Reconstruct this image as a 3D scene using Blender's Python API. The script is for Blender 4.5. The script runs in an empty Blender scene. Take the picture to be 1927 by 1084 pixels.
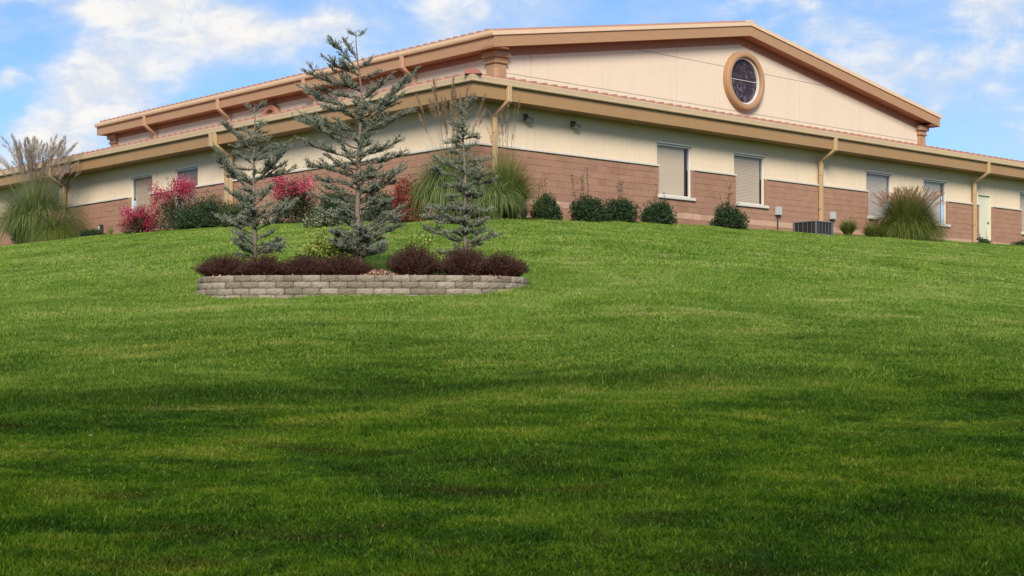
import bpy, bmesh, math, random
import numpy as np
from mathutils import Vector, Matrix

random.seed(7)
RNG = np.random.default_rng(11)
R = math.radians
scene = bpy.context.scene
COL = scene.collection

# ------------------------------------------------------------------ camera
F = 2892.0                      # focal length in photo pixels (photo is 1927 x 1084)
HOR = 668.0                     # photo row of the horizon
cam = bpy.data.cameras.new('camera')
cam.sensor_width = 36.0
cam.lens = 36.0 * F / 1927.0
cam.shift_y = (HOR - 542.0) / 1927.0
cam.clip_end = 6000
cam.clip_start = 0.1
cam_o = bpy.data.objects.new('camera', cam)
cam_o.location = (0, 0, 0)
cam_o.rotation_euler = (math.pi / 2, 0, 0)
COL.objects.link(cam_o)
scene.camera = cam_o

# ------------------------------------------------------------------ light
SUN_EL, SUN_AZ = R(32), R(180)       # azimuth clockwise from +Y: behind the camera
scene.view_settings.view_transform = 'Standard'
scene.view_settings.look = 'None'
scene.view_settings.gamma = 1.0
scene.view_settings.exposure = 0.75
cy = scene.cycles
cy.max_bounces = 5
cy.diffuse_bounces = 2
cy.glossy_bounces = 2
cy.transmission_bounces = 2
cy.transparent_max_bounces = 6
cy.caustics_reflective = False
cy.caustics_refractive = False
sun = bpy.data.lights.new('sun', 'SUN')
sun.energy = 3.1
sun.angle = R(20)
sun.color = (1.0, 0.92, 0.78)
sun_o = bpy.data.objects.new('sun', sun)
sd = Vector((math.sin(SUN_AZ) * math.cos(SUN_EL), math.cos(SUN_AZ) * math.cos(SUN_EL), math.sin(SUN_EL)))
sun_o.rotation_euler = sd.to_track_quat('Z', 'Y').to_euler()
sun_o.location = (0, -20, 40)
COL.objects.link(sun_o)

world = bpy.data.worlds.new('World')
scene.world = world
world.use_nodes = True
world.cycles.sampling_method = 'MANUAL'
world.cycles.sample_map_resolution = 256
wt = world.node_tree
wt.nodes.clear()


class NT:
    """small helper for node trees"""
    def __init__(self, tree):
        self.t = tree

    def n(self, kind, **kw):
        nd = self.t.nodes.new(kind)
        for k, v in kw.items():
            if k.startswith('i_'):
                key = k[2:]
                key = int(key) if key.isdigit() else key.replace('_', ' ')
                self.set(nd.inputs[key], v)
            else:
                setattr(nd, k, v)
        return nd

    def set(self, sock, v):
        if isinstance(v, bpy.types.NodeSocket):
            self.t.links.new(v, sock)
        else:
            sock.default_value = v

    def m(self, op, a, b=None, c=None, clamp=False):
        nd = self.t.nodes.new('ShaderNodeMath')
        nd.operation = op
        nd.use_clamp = clamp
        for i, v in enumerate((a, b, c)):
            if v is not None:
                self.set(nd.inputs[i], v)
        return nd.outputs[0]

    def mix(self, f, a, b, blend='MIX'):
        nd = self.t.nodes.new('ShaderNodeMix')
        nd.data_type = 'RGBA'
        nd.blend_type = blend
        self.set(nd.inputs[0], f)
        self.set(nd.inputs[6], a)
        self.set(nd.inputs[7], b)
        return nd.outputs[2]

    def noise(self, vec, scale, detail=4, rough=0.55, dist=0.0):
        nd = self.t.nodes.new('ShaderNodeTexNoise')
        self.set(nd.inputs['Vector'], vec)
        nd.inputs['Scale'].default_value = scale
        nd.inputs['Detail'].default_value = detail
        nd.inputs['Roughness'].default_value = rough
        nd.inputs['Distortion'].default_value = dist
        return nd.outputs[0]

    def ramp(self, f, stops, interp='LINEAR'):
        nd = self.t.nodes.new('ShaderNodeValToRGB')
        nd.color_ramp.interpolation = interp
        e = nd.color_ramp.elements
        while len(e) < len(stops):
            e.new(0.5)
        for el, (p, c) in zip(e, stops):
            el.position = p
            el.color = c if len(c) == 4 else (*c, 1)
        self.set(nd.inputs[0], f)
        return nd.outputs[0]

    def smooth(self, f, lo, hi):
        nd = self.t.nodes.new('ShaderNodeMapRange')
        nd.interpolation_type = 'SMOOTHSTEP'
        self.set(nd.inputs[0], f)
        if lo > hi:
            nd.inputs[1].default_value, nd.inputs[2].default_value = hi, lo
            nd.inputs[3].default_value, nd.inputs[4].default_value = 1.0, 0.0
        else:
            nd.inputs[1].default_value, nd.inputs[2].default_value = lo, hi
        return nd.outputs[0]


def C4(c):
    return (c[0], c[1], c[2], 1.0)


w = NT(wt)
tc = w.n('ShaderNodeTexCoord').outputs['Generated']
sky = w.n('ShaderNodeTexSky', sky_type='NISHITA')
sky.sun_disc = False
sky.sun_elevation = SUN_EL
sky.sun_rotation = SUN_AZ
sky.altitude = 200
sky.air_density = 1.0
sky.dust_density = 0.6
sky.ozone_density = 3.0
# angles of the view direction: az = x/y, el = z/hypot, in the same units as the photo's pixels / F
sep = w.n('ShaderNodeSeparateXYZ', i_0=tc)
dx, dy, dz = sep.outputs
az = w.m('ARCTAN2', dx, dy)
el = w.m('ARCSINE', dz)
vec = w.n('ShaderNodeCombineXYZ', i_0=az, i_1=w.m('MULTIPLY', el, 1.7), i_2=0.37).outputs[0]
# on the sphere behind us the same noise goes on
n_big = w.noise(tc, 2.6, 3, 0.55, 0.3)
n_mid = w.noise(vec, 12.0, 5, 0.58, 0.25)
n_fine = w.noise(vec, 30.0, 5, 0.60, 0.35)


def blob(px, py, rx, ry, gain):
    ax_ = math.atan((px - 963.5) / F)
    ey_ = math.atan((HOR - py) / F)
    u_ = w.m('DIVIDE', w.m('SUBTRACT', az, ax_), rx / F)
    v_ = w.m('DIVIDE', w.m('SUBTRACT', el, ey_), ry / F)
    r2 = w.m('ADD', w.m('MULTIPLY', u_, u_), w.m('MULTIPLY', v_, v_))
    return w.m('MULTIPLY', w.m('EXPONENT', w.m('MULTIPLY', r2, -1.0)), gain)


blobs = [(215, 160, 90, 62, .40), (120, 255, 100, 52, .34), (10, 325, 120, 50, .36), (440, 75, 110, 36, .46),
         (300, 30, 110, 36, .36), (130, 25, 90, 24, .34), (650, 55, 110, 50, .26),
         (8, 175, 38, 24, .34), (820, 20, 50, 45, .26), (1870, 80, 100, 120, .34), (1660, 130, 150, 70, .24), (1420, 20, 170, 40, .26)]
acc = None
for b_ in blobs:
    g_ = blob(*b_)
    acc = g_ if acc is None else w.m('ADD', acc, g_)
nn = w.m('ADD', w.m('MULTIPLY', n_mid, 0.75), w.m('MULTIPLY', n_fine, 0.3))
# away from the frame the clouds come from the noise alone
dens = w.m('ADD', w.m('ADD', acc, w.m('MULTIPLY', w.m('SUBTRACT', nn, 0.52), 2.1)), w.m('MULTIPLY', w.m('SUBTRACT', n_big, 0.5), 0.5))
cl = w.smooth(dens, 0.08, 0.58)
wash = w.m('MULTIPLY', w.smooth(w.m('ADD', w.m('MULTIPLY', acc, .5), n_mid), 0.36, 0.70), 0.72)
hs = w.n('ShaderNodeHueSaturation', i_Saturation=1.05, i_Value=1.0, i_Color=sky.outputs[0])
skyc = w.mix(1.0, hs.outputs[0], (0.66, 0.77, 0.92, 1), 'MULTIPLY')
STR = 0.1
grey = (0.34 / STR, 0.42 / STR, 0.54 / STR, 1)
white = (0.575 / STR, 0.565 / STR, 0.55 / STR, 1)
c1 = w.mix(wash, skyc, grey)
c2 = w.mix(cl, c1, w.mix(w.smooth(n_fine, 0.36, 0.62), (0.46 / STR, 0.475 / STR, 0.51 / STR, 1), white))
bg = w.n('ShaderNodeBackground', i_Strength=STR, i_Color=c2)
wo = w.n('ShaderNodeOutputWorld', i_Surface=bg.outputs[0])

# ------------------------------------------------------------------ generic builders


def link(o, parent=None):
    COL.objects.link(o)
    if parent is not None:
        o.parent = parent
    return o


def tag(o, label=None, cat=None, group=None, kind=None):
    if label: o['label'] = label
    if cat: o['category'] = cat
    if group: o['group'] = group
    if kind: o['kind'] = kind
    return o


def empty(name, loc=(0, 0, 0), rz=0.0):
    o = bpy.data.objects.new(name, None)
    o.empty_display_size = 0.3
    o.location = loc
    o.rotation_euler = (0, 0, rz)
    return link(o)


def np_mesh(name, V, faces, mats, tone=None, smooth=False, fmat=None):
    """V (n,3); faces: int array (m,3) or (m,4) or list of such arrays"""
    if not isinstance(faces, (list, tuple)):
        faces = [faces]
    faces = [f for f in faces if len(f)]
    V = np.asarray(V, dtype=np.float32)
    me = bpy.data.meshes.new(name)
    nl = sum(f.size for f in faces)
    npoly = sum(len(f) for f in faces)
    me.vertices.add(len(V))
    me.vertices.foreach_set('co', V.ravel())
    me.loops.add(nl)
    me.polygons.add(npoly)
    me.loops.foreach_set('vertex_index', np.concatenate([np.asarray(f, np.int32).ravel() for f in faces]))
    starts, tot = [], 0
    for f in faces:
        k = f.shape[1]
        starts.append(tot + np.arange(len(f)) * k)
        tot += f.size
    me.polygons.foreach_set('loop_start', np.concatenate(starts).astype(np.int32))
    if not isinstance(mats, (list, tuple)):
        mats = [mats]
    for m_ in mats:
        me.materials.append(m_)
    if fmat is not None:
        me.polygons.foreach_set('material_index', np.asarray(fmat, np.int32))
    if smooth:
        me.polygons.foreach_set('use_smooth', np.ones(npoly, dtype=bool))
    if tone is not None:
        at = me.attributes.new('tone', 'FLOAT', 'POINT')
        at.data.foreach_set('value', np.asarray(tone, np.float32))
    me.update(calc_edges=True)
    me.validate()
    return me


def obj(name, me, parent=None, loc=None):
    o = bpy.data.objects.new(name, me)
    if loc is not None:
        o.location = loc
    return link(o, parent)


class MB:
    """collects polygons; build() makes one mesh object"""
    def __init__(self):
        self.v, self.f = [], []

    def poly(self, pts):
        s = len(self.v)
        self.v += [tuple(p) for p in pts]
        self.f.append(tuple(range(s, s + len(pts))))

    def box(self, x0, x1, y0, y1, z0, z1):
        s = len(self.v)
        self.v += [(x, y, z) for z in (z0, z1) for y in (y0, y1) for x in (x0, x1)]
        for q in ((0, 1, 3, 2), (4, 6, 7, 5), (0, 4, 5, 1), (2, 3, 7, 6), (0, 2, 6, 4), (1, 5, 7, 3)):
            self.f.append(tuple(s + i for i in q))

    def prism(self, pts, vecd):
        """closed prism: polygon pts swept by vector vecd"""
        n = len(pts)
        s = len(self.v)
        vd = Vector(vecd)
        self.v += [tuple(Vector(p)) for p in pts] + [tuple(Vector(p) + vd) for p in pts]
        self.f.append(tuple(s + i for i in range(n)))
        self.f.append(tuple(s + n + i for i in reversed(range(n))))
        for i in range(n):
            j = (i + 1) % n
            self.f.append((s + i, s + n + i, s + n + j, s + j))

    def loft(self, rings, closed=True, caps=True):
        n = len(rings[0])
        s = len(self.v)
        for r_ in rings:
            self.v += [tuple(p) for p in r_]
        for k in range(len(rings) - 1):
            for i in range(n if closed else n - 1):
                j = (i + 1) % n
                self.f.append((s + k * n + i, s + k * n + j, s + (k + 1) * n + j, s + (k + 1) * n + i))
        if caps and closed:
            self.f.append(tuple(s + i for i in reversed(range(n))))
            e = s + (len(rings) - 1) * n
            self.f.append(tuple(e + i for i in range(n)))

    def tube(self, path, rad, sides=8):
        path = [Vector(p) for p in path]
        rings = []
        for i, p in enumerate(path):
            if i == 0: t = path[1] - p
            elif i == len(path) - 1: t = p - path[i - 1]
            else: t = (path[i + 1] - p).normalized() + (p - path[i - 1]).normalized()
            t.normalize()
            up = Vector((0, 0, 1)) if abs(t.z) < 0.95 else Vector((1, 0, 0))
            s1 = t.cross(up).normalized()
            s2 = s1.cross(t).normalized()
            r_ = rad[i] if isinstance(rad, (list, tuple)) else rad
            rings.append([p + (s1 * math.cos(q) + s2 * math.sin(q)) * r_
                          for q in [2 * math.pi * k / sides for k in range(sides)]])
        self.loft(rings)

    def rect_pipe(self, path, side, w_, d_):
        """rectangular duct along path; side = unit vector of its width, kept constant"""
        path = [Vector(p) for p in path]
        side = Vector(side)
        rings = []
        for i, p in enumerate(path):
            if i == 0: t = (path[1] - p).normalized(); sc = 1
            elif i == len(path) - 1: t = (p - path[i - 1]).normalized(); sc = 1
            else:
                t1 = (p - path[i - 1]).normalized(); t2 = (path[i + 1] - p).normalized()
                t = (t1 + t2).normalized(); sc = 1 / max(0.5, t.dot(t1))
            nrm = t.cross(side).normalized() * sc
            rings.append([p + side * w_ / 2 * a + nrm * d_ / 2 * b for a, b in ((-1, -1), (1, -1), (1, 1), (-1, 1))])
        self.loft(rings)

    def build(self, name, mat, parent=None, loc=None, recalc=True, bevel=0.0, smooth=False):
        me = bpy.data.meshes.new(name)
        off = Vector(loc) if loc is not None else Vector((0, 0, 0))
        me.from_pydata([tuple(Vector(v) - off) for v in self.v], [], self.f)
        me.materials.append(mat)
        if recalc or bevel:
            bm = bmesh.new(); bm.from_mesh(me)
            if bevel:
                bmesh.ops.bevel(bm, geom=list(bm.edges), offset=bevel, segments=1, affect='EDGES')
            bmesh.ops.recalc_face_normals(bm, faces=bm.faces)
            bm.to_mesh(me); bm.free()
        if smooth:
            for p in me.polygons: p.use_smooth = True
        return obj(name, me, parent, loc)


# ------------------------------------------------------------------ materials


def new_mat(name):
    m = bpy.data.materials.new(name)
    m.use_nodes = True
    m.node_tree.nodes.clear()
    return m, NT(m.node_tree)


def finish(m, t, col, rough=0.8, spec=0.3, bump=None, bstr=0.3, bdist=0.01, metallic=0.0):
    p = t.n('ShaderNodeBsdfPrincipled')
    t.set(p.inputs['Base Color'], col)
    t.set(p.inputs['Roughness'], rough)
    p.inputs['Specular IOR Level'].default_value = spec
    p.inputs['Metallic'].default_value = metallic
    if bump is not None:
        b = t.n('ShaderNodeBump', i_Strength=bstr, i_Distance=bdist, i_Height=bump)
        t.set(p.inputs['Normal'], b.outputs[0])
    t.n('ShaderNodeOutputMaterial', i_Surface=p.outputs[0])
    return m


def wpos(t):
    return t.n('ShaderNodeNewGeometry').outputs['Position']


def stretch(t, v, sx, sy, sz):
    return t.n('ShaderNodeVectorMath', operation='MULTIPLY', i_0=v, i_1=(sx, sy, sz)).outputs[0]


def mat_plain(name, col, var=0.12, rough=0.7, spec=0.3, scale=3.0, bump_scale=60.0, bstr=0.15, metallic=0.0, streak=0.0):
    m, t = new_mat(name)
    p = wpos(t)
    n1 = t.noise(p, scale, 5, 0.6)
    c = t.mix(n1, C4([x * (1 - var) for x in col]), C4([min(1, x * (1 + var)) for x in col]))
    if streak:
        n2 = t.noise(stretch(t, p, 2.2, 2.2, 0.12), 2.0, 5, 0.65)
        c = t.mix(t.m('MULTIPLY', t.smooth(n2, 0.48, 0.75), streak), c, C4([x * 0.62 for x in col]))
    return finish(m, t, c, rough, spec, t.noise(p, bump_scale, 3, 0.6), bstr, 0.004, metallic)


M = {}
M['stucco'] = mat_plain('stucco_cream', (0.655, 0.53, 0.385), 0.05, 0.9, 0.15, 0.8, 90, 0.5, streak=0.2)
M['stucco_gable'] = mat_plain('stucco_gable', (0.65, 0.545, 0.425), 0.04, 0.9, 0.15, 0.7, 90, 0.4, streak=0.15)
M['joint'] = mat_plain('joint', (0.40, 0.30, 0.22), 0.1, 0.9, 0.1)
M['fascia'] = mat_plain('fascia_tan', (0.33, 0.195, 0.09), 0.07, 0.5, 0.35, 1.2, 40, 0.06, streak=0.15)
M['fascia_up'] = mat_plain('fascia_upper', (0.37, 0.215, 0.115), 0.06, 0.5, 0.35, 1.2, 40, 0.06, streak=0.12)
M['frieze'] = mat_plain('frieze_brown', (0.33, 0.155, 0.095), 0.06, 0.6, 0.3, 1.2, 40, 0.06)
M['gutter'] = mat_plain('gutter_tan', (0.66, 0.48, 0.315), 0.06, 0.42, 0.4, 1.5, 30, 0.04, streak=0.2)
M['downspout'] = mat_plain('downspout_tan', (0.45, 0.31, 0.165), 0.06, 0.45, 0.4, 1.5, 30, 0.04, streak=0.2)
M['downspout_up'] = mat_plain('downspout_upper', (0.44, 0.255, 0.165), 0.06, 0.45, 0.4, 1.5, 30, 0.04)
M['roof'] = mat_plain('roof_tile', (0.40, 0.19, 0.125), 0.14, 0.7, 0.3, 5.0, 30, 0.2)
M['hip'] = mat_plain('hip_red', (0.30, 0.10, 0.07), 0.12, 0.6, 0.3, 5.0, 30, 0.2)
M['ledge'] = mat_plain('ledge_stone', (0.56, 0.52, 0.46), 0.12, 0.85, 0.2, 4.0, 60, 0.3)
M['white'] = mat_plain('white_metal', (0.62, 0.60, 0.56), 0.04, 0.4, 0.4)
M['door'] = mat_plain('door_paint', (0.60, 0.57, 0.43), 0.04, 0.5, 0.35)
M['darkmetal'] = mat_plain('dark_metal', (0.035, 0.03, 0.028), 0.2, 0.5, 0.4)
M['acgrey'] = mat_plain('ac_grey', (0.12, 0.12, 0.115), 0.1, 0.55, 0.4)
M['acgrille'] = mat_plain('ac_grille', (0.03, 0.032, 0.034), 0.2, 0.6, 0.3)
M['boxgrey'] = mat_plain('box_grey', (0.42, 0.42, 0.42), 0.08, 0.45, 0.4)
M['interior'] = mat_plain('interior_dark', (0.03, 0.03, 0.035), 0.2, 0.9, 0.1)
M['blind'] = mat_plain('blind_beige', (0.66, 0.51, 0.37), 0.04, 0.7, 0.2)
M['blind_grey'] = mat_plain('blind_grey', (0.60, 0.50, 0.41), 0.04, 0.7, 0.2)
M['blind_red_reflection'] = mat_plain('blind_red_reflection', (0.40, 0.19, 0.12), 0.06, 0.7, 0.2)  # reddish reflection in the window, painted into the blind's colour
M['bark'] = mat_plain('bark_grey', (0.17, 0.135, 0.11), 0.3, 0.9, 0.1, 18, 70, 0.8)
M['twig'] = mat_plain('twig_brown', (0.075, 0.055, 0.045), 0.3, 0.9, 0.1, 18, 70, 0.4)
M['soil'] = mat_plain('soil_dark', (0.05, 0.032, 0.024), 0.3, 0.95, 0.1, 9, 60, 0.8)
M['straw'] = mat_plain('straw', (0.42, 0.30, 0.14), 0.2, 0.8, 0.2, 30, 60, 0.1)


def mat_block(name, cols, bump=0.9, obj_rand=True, rnd=0.55):
    m, t = new_mat(name)
    p = wpos(t)
    r_ = t.n('ShaderNodeObjectInfo').outputs['Random']
    n1 = t.noise(p, 2.2, 5, 0.6)
    n2 = t.noise(p, 28.0, 5, 0.65)
    f = t.m('ADD', t.m('MULTIPLY', r_, rnd if obj_rand else 0.0), t.m('ADD', t.m('MULTIPLY', n1, 0.30), t.m('MULTIPLY', n2, 0.55)))
    if not obj_rand:
        n3 = t.noise(stretch(t, p, 1, 1, 2), 1.9, 3, 0.6)
        f = t.m('ADD', f, t.m('MULTIPLY', n3, 0.3))
    c = t.ramp(f, [(0.25, cols[0]), (0.62, cols[1]), (0.95, cols[2])])
    # weather stains
    st = t.smooth(t.noise(stretch(t, p, 1.2, 1.2, 0.35), 1.6, 5, 0.62), 0.55, 0.8)
    c = t.mix(t.m('MULTIPLY', st, 0.25), c, C4([x * 0.55 for x in cols[0]]))
    hgt = t.m('ADD', t.noise(p, 22.0, 6, 0.7), t.m('MULTIPLY', t.noise(p, 70.0, 4, 0.6), 0.5))
    return finish(m, t, c, 0.92, 0.12, hgt, bump, 0.025)


M['cmu'] = mat_block('split_face_block', [(0.24, 0.128, 0.083), (0.36, 0.202, 0.138), (0.46, 0.282, 0.20)], 0.6, True, 0.16)
M['cmu_band'] = mat_block('smooth_band_block', [(0.38, 0.235, 0.16), (0.44, 0.28, 0.20), (0.50, 0.33, 0.24)], 0.15)
M['mortar'] = mat_plain('mortar', (0.30, 0.178, 0.12), 0.1, 0.95, 0.1, 6, 60, 0.3)
M['cmu_far'] = mat_block('split_face_block_far', [(0.24, 0.128, 0.083), (0.36, 0.202, 0.138), (0.46, 0.282, 0.20)], 0.6, False)
M['paver'] = mat_block('retaining_block', [(0.15, 0.125, 0.095), (0.245, 0.205, 0.155), (0.34, 0.29, 0.225)], 1.0)


def mat_leaf(name, stops, trans=0.3, rough=0.55, spec=0.3):
    m, t = new_mat(name)
    a = t.n('ShaderNodeAttribute', attribute_name='tone').outputs['Fac']
    n1 = t.noise(wpos(t), 4.0, 3, 0.6)
    f = t.m('ADD', t.m('MULTIPLY', a, 0.8), t.m('MULTIPLY', t.m('SUBTRACT', n1, 0.3), 0.5))
    c = t.ramp(f, stops)
    p = t.n('ShaderNodeBsdfPrincipled', i_Roughness=rough)
    t.set(p.inputs['Base Color'], c)
    p.inputs['Specular IOR Level'].default_value = spec
    tr = t.n('ShaderNodeBsdfTranslucent', i_Color=c)
    mx = t.n('ShaderNodeMixShader', i_0=trans)
    t.set(mx.inputs[1], p.outputs[0]); t.set(mx.inputs[2], tr.outputs[0])
    t.n('ShaderNodeOutputMaterial', i_Surface=mx.outputs[0])
    return m


M['needle'] = mat_leaf('cedar_needles', [(0.0, (0.105, 0.12, 0.078)), (0.5, (0.25, 0.275, 0.195)), (1.0, (0.48, 0.50, 0.39))], 0.18)
M['barberry'] = mat_leaf('barberry_leaf', [(0.0, (0.028, 0.010, 0.007)), (0.6, (0.08, 0.023, 0.013)), (1.0, (0.17, 0.048, 0.026))], 0.2)
M['shrub_dark'] = mat_leaf('shrub_leaf_dark', [(0.0, (0.012, 0.026, 0.010)), (0.6, (0.03, 0.06, 0.02)), (1.0, (0.075, 0.125, 0.04))], 0.2)
M['shrub_mid'] = mat_leaf('shrub_leaf_mid', [(0.0, (0.02, 0.035, 0.012)), (0.6, (0.05, 0.085, 0.025)), (1.0, (0.12, 0.16, 0.05))], 0.25)
M['shrub_red'] = mat_leaf('shrub_leaf_red', [(0.0, (0.10, 0.03, 0.015)), (0.6, (0.26, 0.035, 0.025)), (1.0, (0.42, 0.08, 0.05))], 0.3)
M['lime'] = mat_leaf('lime_leaf', [(0.0, (0.018, 0.032, 0.008)), (0.45, (0.06, 0.10, 0.018)), (0.7, (0.32, 0.36, 0.05)), (1.0, (0.60, 0.60, 0.14))], 0.3)
M['varieg'] = mat_leaf('variegated_leaf', [(0.0, (0.02, 0.04, 0.012)), (0.6, (0.07, 0.10, 0.03)), (0.8, (0.5, 0.5, 0.36)), (1.0, (0.6, 0.6, 0.45))], 0.2)
M['pink'] = mat_leaf('pink_flower', [(0.0, (0.26, 0.022, 0.05)), (0.5, (0.48, 0.05, 0.105)), (1.0, (0.74, 0.22, 0.28))], 0.35)
M['myrtle'] = mat_leaf('myrtle_leaf', [(0.0, (0.02, 0.03, 0.012)), (0.6, (0.05, 0.07, 0.022)), (1.0, (0.13, 0.08, 0.045))], 0.25)
M['blade'] = mat_leaf('tall_grass_blade', [(0.0, (0.045, 0.07, 0.012)), (0.55, (0.165, 0.205, 0.036)), (1.0, (0.38, 0.40, 0.12))], 0.3)
M['blade_pale'] = mat_leaf('tall_grass_blade_pale', [(0.0, (0.055, 0.085, 0.02)), (0.5, (0.175, 0.23, 0.062)), (1.0, (0.42, 0.47, 0.20))], 0.3)
M['blade_dark'] = mat_leaf('tall_grass_blade_dark', [(0.0, (0.018, 0.035, 0.006)), (0.6, (0.065, 0.105, 0.018)), (1.0, (0.20, 0.23, 0.06))], 0.3)
M['plume_tan'] = mat_leaf('plume_tan', [(0.0, (0.22, 0.16, 0.12)), (0.5, (0.40, 0.31, 0.24)), (1.0, (0.62, 0.54, 0.46))], 0.4)
M['plume_pink'] = mat_leaf('plume_pink', [(0.0, (0.28, 0.14, 0.09)), (0.5, (0.44, 0.24, 0.15)), (1.0, (0.60, 0.40, 0.28))], 0.4)
M['plume_brown'] = mat_leaf('plume_brown', [(0.0, (0.13, 0.08, 0.05)), (0.5, (0.24, 0.16, 0.10)), (1.0, (0.40, 0.29, 0.18))], 0.3)
M['mulch'] = mat_leaf('mulch_chip', [(0.0, (0.12, 0.05, 0.035)), (0.5, (0.30, 0.14, 0.10)), (1.0, (0.62, 0.44, 0.32))], 0.0, 0.9, 0.1)


def lawn_colour(t):
    """lawn colour from world position: mowing swaths, thin yellowish patches, shade painted in at the foot"""
    p = wpos(t)
    s = t.n('ShaderNodeSeparateXYZ', i_0=p)
    flat = t.n('ShaderNodeCombineXYZ', i_0=s.outputs[0], i_1=s.outputs[1], i_2=0.0).outputs[0]
    nA = t.noise(stretch(t, flat, 0.6, 1, 1), 0.5, 3, 0.6, 0.6)
    nB = t.noise(stretch(t, flat, 0.6, 1, 1), 1.9, 4, 0.7, 0.5)
    nC = t.noise(flat, 0.16, 3, 0.5)
    q = t.m('ADD', t.m('SUBTRACT', s.outputs[1], t.m('MULTIPLY', s.outputs[0], 0.22)), t.m('MULTIPLY', nA, 1.6))
    band = t.m('SINE', t.m('MULTIPLY', q, 2 * math.pi / 2.6))
    f = t.m('ADD', t.m('MULTIPLY', t.m('SUBTRACT', nA, 0.5), 0.72), t.m('ADD', t.m('MULTIPLY', t.m('SUBTRACT', nB, 0.5), 0.85), t.m('ADD', t.m('MULTIPLY', band, 0.03), 0.54)))
    # upper slope is drier and yellower, foreground shade is painted into the foot's darker green
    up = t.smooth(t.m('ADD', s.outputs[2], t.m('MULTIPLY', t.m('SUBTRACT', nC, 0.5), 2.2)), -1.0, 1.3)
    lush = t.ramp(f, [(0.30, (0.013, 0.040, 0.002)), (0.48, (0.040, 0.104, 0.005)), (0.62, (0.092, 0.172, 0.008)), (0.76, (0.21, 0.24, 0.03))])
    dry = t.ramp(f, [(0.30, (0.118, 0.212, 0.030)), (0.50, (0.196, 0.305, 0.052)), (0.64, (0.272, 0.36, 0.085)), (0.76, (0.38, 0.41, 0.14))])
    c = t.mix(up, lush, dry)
    # a missed swath of longer, darker grass, and pale streaks of clippings
    x_, y_ = s.outputs[0], s.outputs[1]
    q2 = t.m('SUBTRACT', t.m('SUBTRACT', y_, t.m('MULTIPLY', x_, 0.24)), t.m('ADD', 16.2, t.m('MULTIPLY', t.m('SINE', t.m('MULTIPLY', x_, 0.7)), 0.25)))
    q2 = t.m('DIVIDE', t.m('ADD', q2, t.m('MULTIPLY', t.m('SUBTRACT', nB, 0.5), 0.8)), 0.6)
    sw = t.m('MULTIPLY', t.m('EXPONENT', t.m('MULTIPLY', t.m('MULTIPLY', q2, q2), -1.0)), t.smooth(x_, 4.5, 1.0))
    c = t.mix(t.m('MULTIPLY', sw, 0.75), c, (0.022, 0.062, 0.006, 1))
    st = t.noise(stretch(t, flat, 0.10, 0.9, 1), 2.4, 4, 0.65, 0.2)
    c = t.mix(t.m('MULTIPLY', t.m('MULTIPLY', t.smooth(st, 0.60, 0.74), t.smooth(y_, 10.0, 15.0)), 0.55), c, (0.34, 0.33, 0.085, 1))
    # brown thatch shows through in places at the foot of the hill
    th = t.noise(stretch(t, flat, 0.5, 1, 1), 1.5, 3, 0.6, 0.4)
    c = t.mix(t.m('MULTIPLY', t.m('MULTIPLY', t.smooth(th, 0.54, 0.68), t.smooth(y_, 17.0, 12.0)), 0.55), c, (0.055, 0.052, 0.010, 1))
    return c, nB


def mat_lawn_blade():
    m, t = new_mat('lawn_blade')
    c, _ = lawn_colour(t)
    a = t.n('ShaderNodeAttribute', attribute_name='tone').outputs['Fac']
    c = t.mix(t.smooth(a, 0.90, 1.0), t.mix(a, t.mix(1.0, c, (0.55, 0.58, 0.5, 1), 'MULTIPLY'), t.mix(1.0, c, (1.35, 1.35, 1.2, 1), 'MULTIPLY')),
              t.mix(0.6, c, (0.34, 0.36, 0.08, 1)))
    p = t.n('ShaderNodeBsdfPrincipled', i_Roughness=0.5)
    t.set(p.inputs['Base Color'], c)
    p.inputs['Specular IOR Level'].default_value = 0.06
    tr = t.n('ShaderNodeBsdfTranslucent', i_Color=c)
    mx = t.n('ShaderNodeMixShader', i_0=0.3)
    t.set(mx.inputs[1], p.outputs[0]); t.set(mx.inputs[2], tr.outputs[0])
    t.n('ShaderNodeOutputMaterial', i_Surface=mx.outputs[0])
    return m


def mat_ground():
    m, t = new_mat('lawn_ground')
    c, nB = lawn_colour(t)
    p = wpos(t)
    c = t.mix(t.smooth(t.noise(p, 35, 4, 0.6), 0.45, 0.65), t.mix(1.0, c, (0.45, 0.42, 0.4, 1), 'MULTIPLY'), t.mix(1.0, c, (0.7, 0.7, 0.7, 1), 'MULTIPLY'))
    return finish(m, t, c, 0.95, 0.05, t.noise(p, 45, 4, 0.7), 0.8, 0.03)


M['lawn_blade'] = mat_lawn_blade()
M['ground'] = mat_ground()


def mat_glass(name, tint, refl=0.9):
    m, t = new_mat(name)
    fr = t.m('POWER', t.n('ShaderNodeLayerWeight', i_Blend=0.5).outputs['Facing'], 4.0)
    tr = t.n('ShaderNodeBsdfTransparent', i_Color=C4(tint))
    gl = t.n('ShaderNodeBsdfGlossy', i_Roughness=0.03, i_Color=(refl, refl, refl, 1))
    mx = t.n('ShaderNodeMixShader', i_0=t.m('ADD', t.m('MULTIPLY', fr, 0.8), 0.05))
    t.set(mx.inputs[1], tr.outputs[0]); t.set(mx.inputs[2], gl.outputs[0])
    t.n('ShaderNodeOutputMaterial', i_Surface=mx.outputs[0])
    return m


M['glass'] = mat_glass('window_glass', (0.86, 0.87, 0.88))
M['glass_dark'] = mat_glass('window_glass_tinted', (0.62, 0.62, 0.64))


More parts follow.
